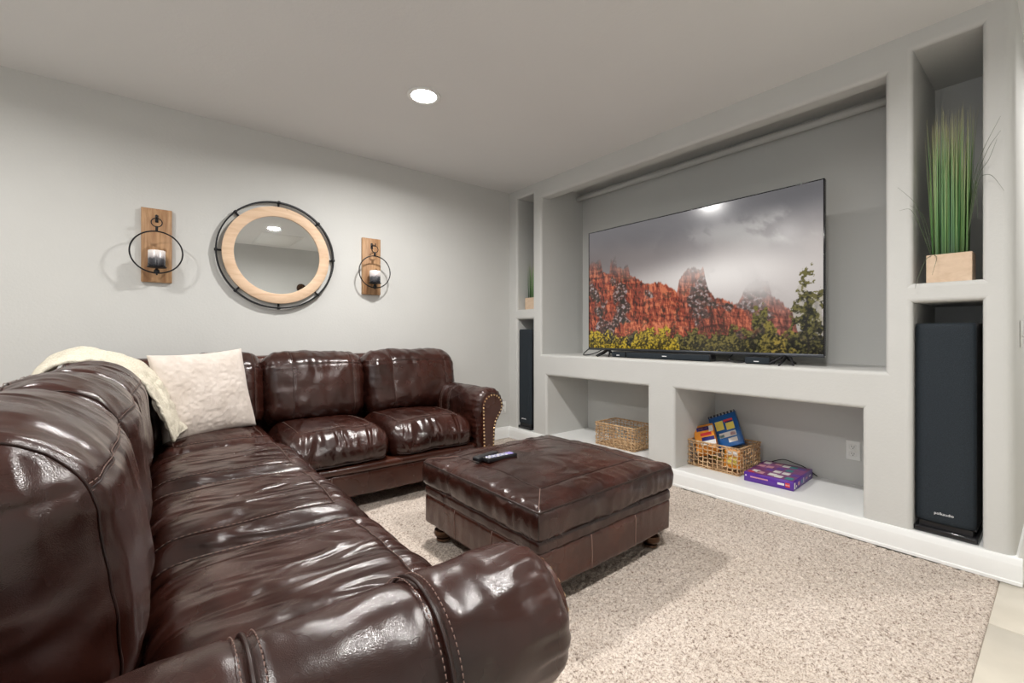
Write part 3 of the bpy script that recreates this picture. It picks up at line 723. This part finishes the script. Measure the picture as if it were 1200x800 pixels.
# ------------------------------------------------------------------ wall decor
MX, MZ = -2.092, 1.585
mir = thing('wall_mirror', 'round wall mirror in a pine frame with a black metal hoop', 'mirror', (MX, 0, MZ))
RX = (R(90), 0, 0)       # lathe axis -> -y
lathe('pine_frame', [(.272, .012), (.272, .034), (.276, .036), (.336, .036), (.340, .033), (.340, .012), (.272, .012)], 'wood_pine', mir, 96, rot=RX)
lathe('glass', [(0, .026), (.274, .026), (.274, .014), (0, .014)], 'mirror_glass', mir, 96, rot=RX)
lathe('metal_hoop', [(.367, .012), (.367, .038), (.376, .038), (.376, .012), (.367, .012)], 'black_metal', mir, 96, rot=RX)
br = box_mesh('bracket', .325, .370, -.006, .006, .010, .020, .001, 1); bp = box_mesh('bracket_pin', .362, .381, -.008, .008, .010, .041, .002, 1)
for k in range(8):
    a = 2*PI*k/8+R(90)
    Mk = Matrix.Rotation(R(90), 4, 'X') @ Matrix.Rotation(a, 4, 'Z')
    b1 = link('bracket', br, 'black_metal', mir); b1.matrix_local = Mk
    b2 = link('bracket_pin', bp, 'black_metal', b1)
box('wall_mount', -.06, .06, -.012, -.001, .15, .2, 'black_metal', mir)

def sconce(x, label, clabel, seed):
    t = thing('wall_sconce', label, 'sconce', (x, 0, 1.346), group='pair of wooden wall sconces')
    hz = .449
    bx0 = box_mesh('board', -.074, .074, -.026, -.001, 0, hz, .002, 1)
    bd = link('board', bx0, 'wood_cedar', t)
    yr = -.095
    # hook: plate, arm, upturned tip
    box('hook_plate', -.008, .008, -.031, -.0255, .365, .41, 'black_metal', t, .001, 1)
    tube('hook', [(0, -.030, .395), (0, -.06, .392), (0, -.085, .384), (0, -.098, .376), (0, -.106, .384), (0, -.107, .396)], .004, 'black_metal', t, 8)
    tube('hanging_ring', circle((0, yr, .352), .026, 28), .0028, 'black_metal', t, 8, True)
    box('clasp', -.007, .007, yr-.006, yr+.006, .296, .330, 'black_metal', t, .002, 2)
    tube('hoop', circle((0, yr, .174), .125, 72), .0042, 'black_metal', t, 8, True)
    lathe('finial', [(0, -.030), (.004, -.029), (.005, -.020), (.012, -.016), (.015, -.006), (.012, .003), (.006, .007), (.008, .012), (.046, .015), (.048, .021), (.046, .022), (0, .020)], 'black_metal', t, 28, loc=(0, yr, .066))
    c = thing('candle', clabel, 'candle', (x, yr, 1.346+.0885), group='candles in the sconces')
    lathe('glass_cup', [(0, .0), (.040, .0), (.042, .002), (.042, .092), (.0405, .094), (.039, .092), (.039, .084), (0, .084)], 'votive', c, 36)
    tube('wick', [(0, 0, .083), (.001, 0, .092), (.003, 0, .098)], .0012, 'wick', c, 6)
sconce(-2.765, 'wooden wall sconce with a black hoop left of the round mirror', 'white and charcoal candle in the sconce left of the mirror', 1)
sconce(-1.422, 'wooden wall sconce with a black hoop right of the round mirror', 'white and charcoal candle in the sconce right of the mirror', 2)

# outlets and switch
def outlet(loc, rot, label):
    t = thing('wall_outlet', label, 'outlet', loc, rot, 'white wall outlets')
    box('plate', -.036, .036, -.006, -.0005, -.058, .058, 'white_plastic', t, .003, 2)
    for z in (-.021, .021):
        f = box('socket_face', -.017, .017, -.009, -.0055, z-.015, z+.015, 'white_plastic', t, .005, 3)
        for dx in (-.006, .006): box('slot', dx-.0013, dx+.0013, -.0098, -.0088, z-.002, z+.007, 'slot', f)
        box('ground_hole', -.0025, .0025, -.0098, -.0088, z-.010, z-.005, 'slot', f)
outlet((DEEP, -2.685, .32), (0, 0, -R(90)), 'white outlet in the niche behind the purple box')
outlet((-.079, 0, .305), (0, 0, 0), 'white outlet on the back wall beside the sofa arm')
t = thing('light_switch', 'white toggle light switch round the corner of the media wall', 'light switch', (.26, YE, 1.03), (0, 0, 0))
box('plate', -.04, .04, -.006, -.0005, -.06, .06, 'white_plastic', t, .003, 2)
box('toggle', -.006, .006, -.022, -.005, -.018, -.004, 'white_plastic', t, .002, 2)
t = thing('wall_ornament', 'small dark round ornament on the wall reflected in the mirror', 'ornament', (-.88, -4.55, 1.80))
lathe('disc', [(0, 0), (.07, 0), (.075, .01), (.06, .03), (0, .035)], 'bronze', t, 24, rot=(-R(90), 0, 0))

# ------------------------------------------------------------------ television
def picture(nx, ny):
    u = np.linspace(0, 1, nx); v = np.linspace(0, 1, ny); U0, V_ = np.meshgrid(u, v, indexing='ij'); asp = 1.75
    U = U0*137/((1-U0)*206+U0*137)          # layout positions were measured with this spacing
    rot = np.array([[.8, -.6], [.6, .8]]); W_ = np.stack([U0*asp, V_], -1) @ rot.T
    def N(fx, fy, off=0, o=4, turned=True):
        X, Y = (W_[..., 0], W_[..., 1]) if turned else (U0*asp, V_)
        return fbm(np.stack([X*fx+off, Y*fy+off*.7, 0*X+off], -1), o)
    def c(r, g, b_): return np.array([r, g, b_], float)/255
    def mixc(a, b_, t): t = np.asarray(t)[..., None]; return a*(1-t) + b_*t
    def sm(a, b_, x): t = np.clip((x-a)/(b_-a), 0, 1); return t*t*(3-2*t)
    def blob(uc, vc, su, sv): return np.exp(-(((U-uc)/su)**2+((V_-vc)/sv)**2))
    full = lambda k: np.broadcast_to(k, U.shape+(3,))
    n1 = N(2.0, 3.4, 2, 5); n2 = N(3.2, 5.5, 8, 6); n3 = N(6, 9, 14, 5)
    # misty sky
    sky = mixc(full(c(186, 178, 174)), c(112, 110, 112), sm(.52, .92, V_+.05*n1))
    sky = mixc(sky, c(232, 226, 221), blob(.58, .52, .32, .15)*.95)
    sky = mixc(sky, c(84, 76, 76), blob(.02, .70, .26, .20)*.7)
    sky = mixc(sky, c(120, 112, 110), blob(.25, .72, .25, .10)*.5)
    sky = mixc(sky, c(206, 203, 198), sm(-.35, .5, n2+.5*n3)*blob(.86, .77, .20, .10))
    sky = mixc(sky, c(178, 175, 172), sm(-.2, .6, n3)*blob(.62, .80, .22, .07)*.6)
    sky = mixc(sky, c(92, 91, 94), blob(.90, .97, .3, .09)*.8)
    sky = mixc(sky, c(142, 134, 131), sm(-.2, .6, n2)*blob(.98, .45, .18, .16)*.75)
    img = sky
    rough_ = .010*fbm(np.stack([U*75, 0*U, 0*U], -1), 4) + .006*fbm(np.stack([U*190, 0*U, 0*U+3], -1), 2)
    warp = .02*N(5, 5, 40, 3)
    def relief(off):
        d = .004
        def hh(dx, dy): 
            X = (U0+dx)*asp; Y = V_+dy
            return fbm(np.stack([X*17+off+6*warp, Y*6+off, 0*X+off], -1), 4) + .5*fbm(np.stack([X*5+off, Y*24+60*warp, 0*X+off], -1), 4) + .3*fbm(np.stack([X*44+off, Y*30, 0*X+off], -1), 3)
        return hh(d, d*.9)-hh(0, 0)
    strata = fbm(np.stack([U0*2, (V_+warp)*55, 0*U], -1), 3)
    spk = N(62, 62, 3, 3); patch = N(9, 11, 5, 4)
    def rock(pts, base, hi, fog, img, scrub=.0, off=0, edge=.008):
        pts = np.array(pts); top = np.interp(U, pts[:, 0], pts[:, 1]) + rough_
        mask = sm(-edge, edge, top-V_)*(U >= pts[0, 0]-.001)*(U <= pts[-1, 0])
        sh = np.clip(.50+(.95*relief(off))+.16*strata+.12*patch+.22*blob(.31, .38, .08, .12)+.2*blob(.27, .17, .12, .05)-.14*blob(.5, .22, .12, .10)+.16*blob(.67, .2, .05, .05), 0, 1)
        colr = mixc(full(c(62, 28, 22)), base, sm(.08, .48, sh)); colr = mixc(colr, hi, sm(.5, .92, sh))
        if np.any(scrub):
            dm = sm(-.15, .35, patch+scrub-.45); colr = mixc(colr, mixc(full(c(60, 50, 48)), c(92, 66, 60), sm(-.5, .5, spk)), dm*.85)
            colr = mixc(colr, c(176, 172, 174), dm*sm(.30, .75, spk)*.7); colr = mixc(colr, c(34, 34, 28), dm*sm(.2, .6, -spk)*.7)
        colr = mixc(colr, c(40, 40, 30), sm(.55, .95, N(34, 34, 51, 3))*.45)
        f = np.clip(fog, 0, 1); colr = mixc(colr, sky*.98, f)
        return mixc(img, colr, mask)
    img = mixc(img, sky*.78, sm(-.2, .5, n3)*blob(.57, .46, .06, .08)*.7)
    img = rock([(.60, .26), (.63, .31), (.655, .35), (.67, .41), (.69, .455), (.73, .46), (.765, .45), (.782, .37), (.80, .335), (.83, .30), (.87, .24), (.9, .10)], c(112, 54, 44), c(176, 92, 70), sm(.22, .46, V_+.05*n2)*.9+.12, img, .42, 3)
    img = rock([(.36, .30), (.38, .42), (.39, .52), (.415, .57), (.43, .585), (.47, .58), (.492, .575), (.503, .50), (.515, .43), (.54, .375), (.58, .35), (.62, .315), (.66, .27), (.70, .22), (.74, .12)], c(128, 58, 42), c(190, 102, 74), sm(.36, .66, V_+.06*n1-.12*np.abs(U-.45))*.75+.05, img, .25, 11)
    img = rock([(.0, .74), (.048, .76), (.058, .64), (.088, .62), (.094, .74), (.115, .76), (.122, .66), (.15, .655), (.168, .69), (.178, .60), (.20, .56), (.235, .52), (.265, .50), (.285, .515), (.31, .515), (.335, .49), (.36, .45), (.385, .40), (.40, .33), (.42, .27), (.45, .20), (.48, .10)], c(136, 58, 40), c(196, 108, 74), sm(.54, .76, V_+.06*n1)*.95, img, .40*(1-sm(.19, .24, U)), 23)
    img = rock([(.10, .10), (.115, .16), (.14, .205), (.18, .225), (.26, .235), (.33, .235), (.38, .20), (.42, .15), (.46, .08)], c(146, 64, 42), c(206, 120, 84), 0*U, img, 0, 31)
    # trees
    t1 = N(26, 26, 31, 5); t2 = N(85, 85, 37, 4); t3 = N(150, 150, 41, 2)
    def bush(top, a, b_, img, k=.05, soft=.012):
        l = sm(-1.0, 1.1, t2+.5*t1+.4*t3+.25*np.clip((V_-top*.5)/.1, -1, 1)); mask = sm(-soft, soft, top+k*t1+.35*k*t2+.2*k*t3-V_)
        return mixc(img, mixc(full(a*.6), b_, l), mask)
    line = .105+.02*fbm(np.stack([U*14, 0*U, 0*U+2], -1), 3)
    img = bush(line+.01, c(40, 40, 24), c(92, 82, 54), img, .03)
    def tree(img, uc, w, top, a, b_, k=.06, airy=0):
        pr_ = top*np.clip(1-(np.abs(U-uc)/w)**2.2, -1, 1); tp = np.where(np.abs(U-uc) < w, pr_, -1)
        out = bush(tp, a, b_, img, k)
        if airy: out = mixc(out, img, sm(.25, .6, N(30, 38, 61, 4))*airy)
        return out
    for uc, w, tp in ((.46, .06, .16), (.55, .055, .15), (.615, .045, .165), (.38, .05, .12), (.67, .04, .12)): img = tree(img, uc, w, tp, c(44, 44, 22), c(116, 104, 50), .045)
    for uc, w, tp in ((.04, .09, .12), (.13, .06, .09), (.255, .075, .165), (.32, .07, .14)): img = tree(img, uc, w, tp, c(84, 72, 16), c(186, 158, 44), .04)
    img = tree(img, .738, .05, .30, c(38, 38, 20), c(112, 104, 52), .08, .6); img = tree(img, .775, .045, .19, c(46, 44, 20), c(128, 114, 52), .05)
    img = tree(img, .85, .07, .13, c(54, 50, 22), c(146, 126, 56), .04)
    img = tree(img, .925, .085, .42, c(28, 28, 16), c(100, 94, 46), .11, .85); img = tree(img, .985, .04, .33, c(26, 26, 16), c(92, 86, 42), .10, .8)
    tk = np.exp(-((U-.932-.006*np.sin(V_*30))/.0045)**2)*(V_ < .33); img = mixc(img, c(24, 20, 16), tk*.8)
    img = np.clip(img, 0, 1); lin_ = np.where(img <= .04045, img/12.92, ((img+.055)/1.055)**2.4)
    return U0, V_, lin_
TW, TZ0, TZ1 = 1.735, .905, 1.900
tv = thing('television', 'large flat screen television showing misty red rock cliffs', 'television', (.15, -1.788, .845), (0, 0, -R(90)))
# local: x runs towards -Y (screen's left to right), -y faces the room
hw2 = TW/2; zb, zt = TZ0-.845, TZ1-.845
box('body', -hw2, hw2, .001, .028, zb, zt, 'black_gloss', tv, .003, 2)
box('electronics_hump', -hw2*.7, hw2*.7, .028, .062, zb+.02, zb+.5, 'black_plastic', tv, .01, 2)
box('bezel', -hw2, hw2, -.004, .002, zb-.008, zb+.010, 'grey_metal', tv, .001, 1)
box('bezel', -hw2, hw2, -.004, .002, zt-.006, zt, 'black_gloss', tv, .001, 1)
for s in (-1, 1): box('bezel', s*hw2-(.006 if s > 0 else 0), s*hw2+(.006 if s < 0 else 0), -.004, .002, zb, zt, 'black_gloss', tv, .001, 1)
U, V_, C_ = picture(520, 295)
X = -hw2+.006+U*(TW-.012); Z = zb+.011+V_*(zt-zb-.017)
idx = np.arange(U.size).reshape(U.shape); Q = np.stack([idx[:-1, :-1], idx[1:, :-1], idx[1:, 1:], idx[:-1, 1:]], -1).reshape(-1, 4)
me = fast('screen', np.stack([X, 0*X-.001, Z], -1).reshape(-1, 3), Q, False)
ca = me.color_attributes.new('picture', 'FLOAT_COLOR', 'POINT'); ca.data.foreach_set('color', np.concatenate([C_.reshape(-1, 3), np.ones((U.size, 1))], 1).astype(np.float32).ravel())
sc_ = link('screen', me, 'screen', tv); sc_['label'] = 'lit screen with red cliffs, fog and pine trees'
for s in (-1, 1):
    V = []
    xc = s*(hw2-.20)
    parts = []
    for d in (-1, 1):
        parts.append(tube_data([(xc, .012, zb-.004), (xc+.004*s, .012+d*.05, zb-.030), (xc+.008*s, .012+d*.125, .006)], [.011, .010, .006], 8))
        parts.append(tube_data([(xc, .012, zb-.004), (xc+d*.03, .012-.01, zb-.018), (xc+d*.066, .012-.075, .006)], [.010, .009, .005], 8))
    link('foot', raw('foot', *merge(parts)), 'black_metal', tv)

def bar(name, y0, y1, label, x0, x1, zh, cat):
    t = thing(name, label, cat, (0, (y0+y1)/2, .8455), (0, 0, -R(90)))
    w = abs(y1-y0)/2
    box('body', -w, w, x0+.012, x1, 0, zh, 'black_plastic', t, .006, 2)
    box('grille', -w*.985, w*.985, x0+.004, x0+.013, .004, zh-.004, 'grille_cloth', t, .003, 2)
    return t, w
t, w = bar('soundbar', -1.34, -2.02, 'long black soundbar on the ledge under the television', .10, .19, .048, 'soundbar')
box('badge', -.018, .018, .1025, .1045, .021, .027, 'text_white', t)
t, w = bar('media_box', -1.20, -1.33, 'small black box at the left end of the soundbar', .105, .20, .045, 'media box')
box('badge', -.016, .012, .1075, .1095, .014, .020, 'text_white', t)
t, w = bar('media_box', -2.24, -2.385, 'small black box on the ledge by the right television foot', .105, .20, .045, 'media box')
box('badge', -.018, .012, .1075, .1095, .014, .019, 'text_white', t)
def cable(pts, label, r=.0045):
    P = np.array(pts, float); s = np.linspace(0, len(P)-1, 60); Q = np.stack([np.interp(s, np.arange(len(P)), P[:, k]) for k in range(3)], 1)
    for _ in range(12): Q[1:-1] = (Q[:-2]+2*Q[1:-1]+Q[2:])/4
    tag(tube('cable', Q, r, 'black_plastic', None, 8), label, 'cable')
cable([(.20, -1.06, .92), (.16, -1.03, .885), (.13, -.98, .862), (.11, -.93, .851), (.12, -.88, .8515), (.16, -.86, .868), (.24, -.84, .90)], 'black cable looping at the left foot of the television')
cable([(.17, -2.232, .862), (.14, -2.215, .8505), (.13, -2.17, .8505), (.15, -2.12, .87), (.20, -2.13, .90), (.24, -2.15, .92)], 'black cable curling beside the right end of the soundbar')
cable([(.545, -2.50, .118), (.54, -2.46, .145), (.535, -2.42, .168), (.53, -2.37, .178), (.535, -2.31, .19), (.54, -2.24, .16), (.535, -2.19, .122)], 'black cable lying behind the purple box in the niche', .003)

# ------------------------------------------------------------------ tower speakers
def tower(yc, label):
    t = thing('tower_speaker', label, 'speaker', (.01, yc, ZB+.001), (0, 0, -R(90)), 'black tower speakers')
    w = .100
    b_ = box('plinth', -w-.006, w+.006, .006, .30, 0, .028, 'black_gloss', t, .009, 3)
    box('plinth_riser', -w+.012, w-.012, .03, .29, .028, .048, 'black_plastic', t)
    box('cabinet', -w, w, .034, .29, .046, .968, 'black_plastic', t, .004, 2)
    bm = bmesh.new()
    n = 14; prof = [(-w, .036)] + [(-w*math.cos(a), .018+.018*(1-math.sin(a))) for a in np.linspace(0, PI, n)] + [(w, .036)]
    # grille: gently bowed front, rounded top
    V = []; F = []
    zs = [.05, .06] + list(np.linspace(.08, .93, 10)) + [.95, .962, .968]
    for i, z in enumerate(zs):
        k = .006 if i in (0, len(zs)-1) else (.002 if i in (1, len(zs)-2) else 0)
        for j in range(n+1):
            a = -1+2*j/n; V.append((a*(w-k), .012+.016*abs(a)**4+k*1.5, z))
    for i in range(len(zs)-1):
        for j in range(n): p = i*(n+1)+j; F.append((p, p+1, p+n+2, p+n+1))
    gm = link('grille', raw('grille', V, F), 'grille_cloth', t); md = gm.modifiers.new('s', 'SOLIDIFY'); md.thickness = .012; md.offset = -1
    text('logo_text', 'polkaudio', .0165, 'text_white', t, Matrix.Translation((-.002, .0105, .100)) @ Matrix.Rotation(R(90), 4, 'X'), .0008)
    return t
tower(-3.155, 'black tower speaker in the wide niche under the tall grass plant')
tower(-.205, 'black tower speaker in the narrow corner niche behind the sofa arm')

# ------------------------------------------------------------------ grass planters
def blade_mesh(name, lean, curl, w=.0026, n=6):
    V = []; F = []
    for i in range(n+1):
        t = i/n; ww = w*(1-t**1.6)+.0002; x = lean*t+curl*t**3
        V += [(x, -ww, t), (x+.0006, 0, t), (x, ww, t)]
    for i in range(n):
        for k in range(2): p = i*3+k; F.append((p, p+1, p+4, p+3))
    return raw(name, V, F)
def planter(loc, w, d, h, gh, count, label, strays, rz, seed):
    rs = random.Random(seed)
    t = thing('potted_grass', label, 'plant', loc, (0, 0, rz), 'tall grass in wooden boxes')
    bm = bmesh.new(); bmesh.ops.create_cube(bm, size=1)
    for v in bm.verts: v.co = Vector((v.co.x*w, v.co.y*d, (v.co.z+.5)*h))
    tf = [f for f in bm.faces if f.normal.z > .9]; bmesh.ops.inset_region(bm, faces=tf, thickness=.008)
    for v in tf[0].verts: v.co.z -= .02
    bmesh.ops.bevel(bm, geom=bm.edges[:], offset=.0015, segments=1, affect='EDGES')
    link('wooden_box', bm_mesh('wooden_box', bm), 'wood_box', t)
    box('soil', -w/2+.007, w/2-.007, -d/2+.007, d/2-.007, h-.035, h-.016, 'cloth_black', t)
    meshes = []
    for k in range(9):
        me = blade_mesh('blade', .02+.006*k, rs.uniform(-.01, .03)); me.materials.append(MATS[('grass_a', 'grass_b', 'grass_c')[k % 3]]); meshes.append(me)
    for k in range(count):
        o = link('blade', rs.choice(meshes), None, t)
        bx, by = rs.uniform(-.45, .45)*w, rs.uniform(-.42, .42)*d
        o.location = (bx*.85, by*.85, h-.02)
        a = math.atan2(by*1.2, bx)+rs.uniform(-.9, .9)
        o.rotation_euler = (0, 0, a); s = gh*rs.uniform(.55, 1.0)
        o.scale = (s*(.25+1.2*abs(bx/w)), 1, s)
    for pts in strays:
        P = np.array(pts, float); P[:, 1] *= 1.5; s = np.linspace(0, len(P)-1, 24); Q = np.stack([np.interp(s, np.arange(len(P)), P[:, k]) for k in range(3)], 1)
        for _ in range(6): Q[1:-1] = (Q[:-2]+2*Q[1:-1]+Q[2:])/4
        tube('stray_blade', Q, np.linspace(.0016, .0004, 24), 'grass_stray', t, 5)
    return t
# local x runs to -Y (image right), local -y faces the room
st = [[(-.06, -.02, .14), (-.085, -.06, .30), (-.10, -.09, .37), (-.16, -.10, .45)], [(-.06, -.03, .13), (-.09, -.07, .27), (-.115, -.10, .345), (-.155, -.10, .34)],
      [(-.06, -.03, .13), (-.08, -.06, .22), (-.105, -.09, .34)], [(-.055, -.03, .13), (-.07, -.07, .11), (-.095, -.10, .0), (-.10, -.10, -.03)], [(-.06, -.03, .2), (-.08, -.06, .32), (-.12, -.09, .36)],
      [(.06, -.02, .2), (.09, -.07, .44), (.13, -.09, .55), (.165, -.10, .60)], [(.06, -.02, .2), (.085, -.07, .46), (.12, -.09, .56), (.165, -.10, .66)], [(.06, -.03, .2), (.095, -.07, .45), (.13, -.09, .49), (.155, -.10, .57)],
      [(.06, -.03, .2), (.10, -.08, .44), (.14, -.10, .43), (.175, -.10, .35)], [(.06, -.02, .2), (.09, -.07, .45), (.095, -.09, .36), (.10, -.10, .25)], [(-.05, -.03, .13), (-.03, -.075, .11), (-.045, -.085, .03)]]
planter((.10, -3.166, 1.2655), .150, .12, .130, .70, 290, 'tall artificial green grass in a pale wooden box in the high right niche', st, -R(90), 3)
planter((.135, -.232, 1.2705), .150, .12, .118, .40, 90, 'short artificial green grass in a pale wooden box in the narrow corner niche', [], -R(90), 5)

# ------------------------------------------------------------------ baskets and their contents
def basket(loc, L, D, Hh, rz, label, seed, nrow=6):
    rs = np.random.default_rng(seed)
    t = thing('wicker_basket', label, 'basket', loc, (0, 0, rz), 'woven baskets in the low niches')
    step = .034; parts = []
    def per(s, L_, D_):
        s = s % (2*(L_+D_))
        if s < L_: return (-L_/2+s, -D_/2), (0, -1)
        s -= L_
        if s < D_: return (L_/2, -D_/2+s), (1, 0)
        s -= D_
        if s < L_: return (L_/2-s, D_/2), (0, 1)
        s -= L_; return (-L_/2, D_/2-s), (-1, 0)
    tot = 2*(L+D); n = int(tot/step); n += n % 2; st_ = tot/n
    for i in range(n):                                       # stakes
        (x, y), nn = per(i*st_+st_/2, L, D)
        zz = np.linspace(.004, Hh-.004, 9); j = rs.normal(0, .0013, (9, 2))
        parts.append(tube_data([(x+j[k, 0], y+j[k, 1], z) for k, z in enumerate(zz)], .0040, 5))
    for rw in range(nrow):                                   # weavers, in and out
        z = .018+rw*(Hh-.036)/(nrow-1)
        for dz in (.0,):
            pts = []
            for i in range(n*3):
                (x, y), nn = per(i*st_/3+st_/2, L, D); a = .0052*math.cos(PI*i/3+rw*PI+(0 if dz > 0 else .5)); pts.append((x+nn[0]*a, y+nn[1]*a, z+dz+rs.normal(0, .0028)))
            parts.append(tube_data(pts, .0036, 6, True))
    stuff(link('weave', raw('weave', *merge(parts)), 'wicker', t))
    rim = []
    for k in range(3):
        pts = []
        for i in range(150):
            (x, y), nn = per(i*tot/150, L, D); a = i*1.1+k*2*PI/3; pts.append((x+nn[0]*.004*math.cos(a), y+nn[1]*.004*math.cos(a), Hh+.004*math.sin(a)))
        rim.append(tube_data(pts, .0038, 5, True))
    link('rim', raw('rim', *merge(rim)), 'wicker', t)
    box('bottom', -L/2, L/2, -D/2, D/2, .001, .007, 'wicker', t)
    return t
basket((.262, -1.205, ZB+.001), .385, .27, .18, -R(90)+R(1), 'empty woven basket in the niche behind the ottoman', 4, 7)
basket((.322, -2.003, ZB+.001), .36, .31, .175, -R(90)-R(1), 'woven basket filled with snack boxes in the right low niche', 9, 6)

def carton(name, size, loc, M, label, cat, mat, patches):
    t = thing(name, label, cat, loc); t.matrix_world = Matrix.Translation(loc) @ M
    x, y, z = size
    box('carton', -x/2, x/2, -y/2, y/2, -z/2, z/2, mat, t, .002, 1)
    for (pn, face, a, b_, w, h_, pm) in patches:             # face: 'f' (-y) / 't' (+z) / 'r' (+x) / 'l' (-x)
        e = .0007
        if face == 'f': box(pn, a-w/2, a+w/2, -y/2-e, -y/2+.0003, b_-h_/2, b_+h_/2, pm, t)
        if face == 't': box(pn, a-w/2, a+w/2, b_-h_/2, b_+h_/2, z/2-.0003, z/2+e, pm, t)
        if face == 'r': box(pn, x/2-.0003, x/2+e, a-w/2, a+w/2, b_-h_/2, b_+h_/2, pm, t)
        if face == 'l': box(pn, -x/2-e, -x/2+.0003, a-w/2, a+w/2, b_-h_/2, b_+h_/2, pm, t)
    return t
Rz = lambda a: Matrix.Rotation(R(a), 4, 'Z'); Rx = lambda a: Matrix.Rotation(R(a), 4, 'X'); Ry = lambda a: Matrix.Rotation(R(a), 4, 'Y')
# blue packet leaning back, top-left lower
strip = [('stripe', 'f', -.084+k*.024, .118, .011, .016, 'white_card' if True else '') for k in range(8)]
carton('snack_packet', (.19, .035, .255), (.372, -1.998, .352), Rz(-90) @ Rx(-28) @ Ry(-27), 'blue snack packet with a striped top edge leaning in the basket', 'packet', 'blue_card',
       [('top_band', 'f', 0, .1185, .189, .017, 'black_card')]+strip+[('panel', 'f', -.030, .035, .055, .068, 'yellow_card'), ('panel', 'f', .040, .018, .055, .052, 'yellow_card'), ('banner', 'f', .035, .062, .062, .018, 'red_card'), ('banner', 'f', .038, .050, .05, .014, 'navy_card'),
        ('panel', 'f', .01, -.040, .115, .036, 'white_card'), ('panel', 'f', -.035, -.046, .04, .02, 'teal_card'), ('panel', 'f', .045, -.040, .035, .025, 'pink_card'), ('panel', 'f', .035, -.085, .06, .03, 'white_card')])
carton('snack_carton', (.135, .075, .21), (.275, -1.905, .283), Rz(-90) @ Rx(-46) @ Ry(-28), 'orange snack carton tilted in the front of the basket', 'carton', 'orange_card',
       [('panel', 'f', -.005, .068, .085, .034, 'navy_card'), ('panel', 'f', -.005, .070, .06, .018, 'pink_card'), ('panel', 'f', .012, .018, .075, .026, 'red_card'), ('panel', 'f', .022, -.025, .085, .034, 'navy_card'), ('panel', 'f', .05, .06, .03, .05, 'white_card'), ('panel', 'f', .02, -.06, .10, .04, 'white_card'),
        ('panel', 'l', 0, .05, .05, .06, 'white_card'), ('panel', 'l', .01, -.02, .05, .04, 'navy_card')])
carton('snack_carton', (.10, .06, .13), (.235, -2.115, .205), Rz(-84) @ Rx(-14), 'small orange snack carton low in the right end of the basket', 'carton', 'orange_card', [('panel', 'f', 0, -.02, .07, .05, 'yellow_card'), ('panel', 'f', 0, .03, .06, .03, 'white_card')])
carton('snack_carton', (.11, .05, .10), (.43, -1.93, .172), Rz(-90), 'yellow snack carton at the bottom of the basket behind the others', 'carton', 'yellow_card', [('panel', 'f', 0, 0, .07, .05, 'white_card')])

bxs = (.275, .37, .056)
gb = carton('game_box', bxs, (.315, -2.358, ZB+.001+.028), Rz(-90) @ Rz(3), 'flat purple boxed toy set lying beside the filled basket', 'box', 'purple_card',
       [('lid_print', 't', 0, 0, .262, .355, 'magenta_card'), ('badge', 'f', .106, .0, .024, .026, 'red_card'), ('print', 'f', .07, .0, .036, .012, 'white_card'), ('print', 'f', -.05, .004, .10, .008, 'pink_card'), ('print', 'f', -.126, .008, .008, .008, 'white_card'),
        ('print', 'r', -.165, .0, .02, .036, 'white_card'), ('print', 'r', -.135, -.008, .012, .012, 'white_card'), ('print', 'r', -.09, .0, .03, .02, 'pink_card'), ('print', 'r', -.03, .0, .016, .02, 'teal_card'), ('print', 'r', .0, .0, .008, .03, 'white_card'), ('print', 'r', .06, .0, .03, .01, 'pink_card'), ('print', 'r', .13, 0, .04, .01, 'white_card')])
rs = random.Random(2)
for k in range(20):
    cx, cy = -.10+.05*(k % 5)+rs.uniform(-.01, .01), -.13+.085*(k//5)+rs.uniform(-.015, .015); mt = rs.choice(['white_card', 'pink_card', 'white_card', 'teal_card', 'purple_card', 'yellow_card' if k < 5 else 'white_card', 'magenta_card'])
    box('picture', cx-.020, cx+.020, cy-.026, cy+.026, .0285, .0290, mt, gb)
text('badge_text', 'LEGO', .009, 'text_white', gb, Matrix.Translation((.106, -.1862, 0)) @ Matrix.Rotation(R(90), 4, 'X'), .0003)
box('badge', -.12, -.09, -.165, -.135, .0286, .0291, 'red_card', gb)
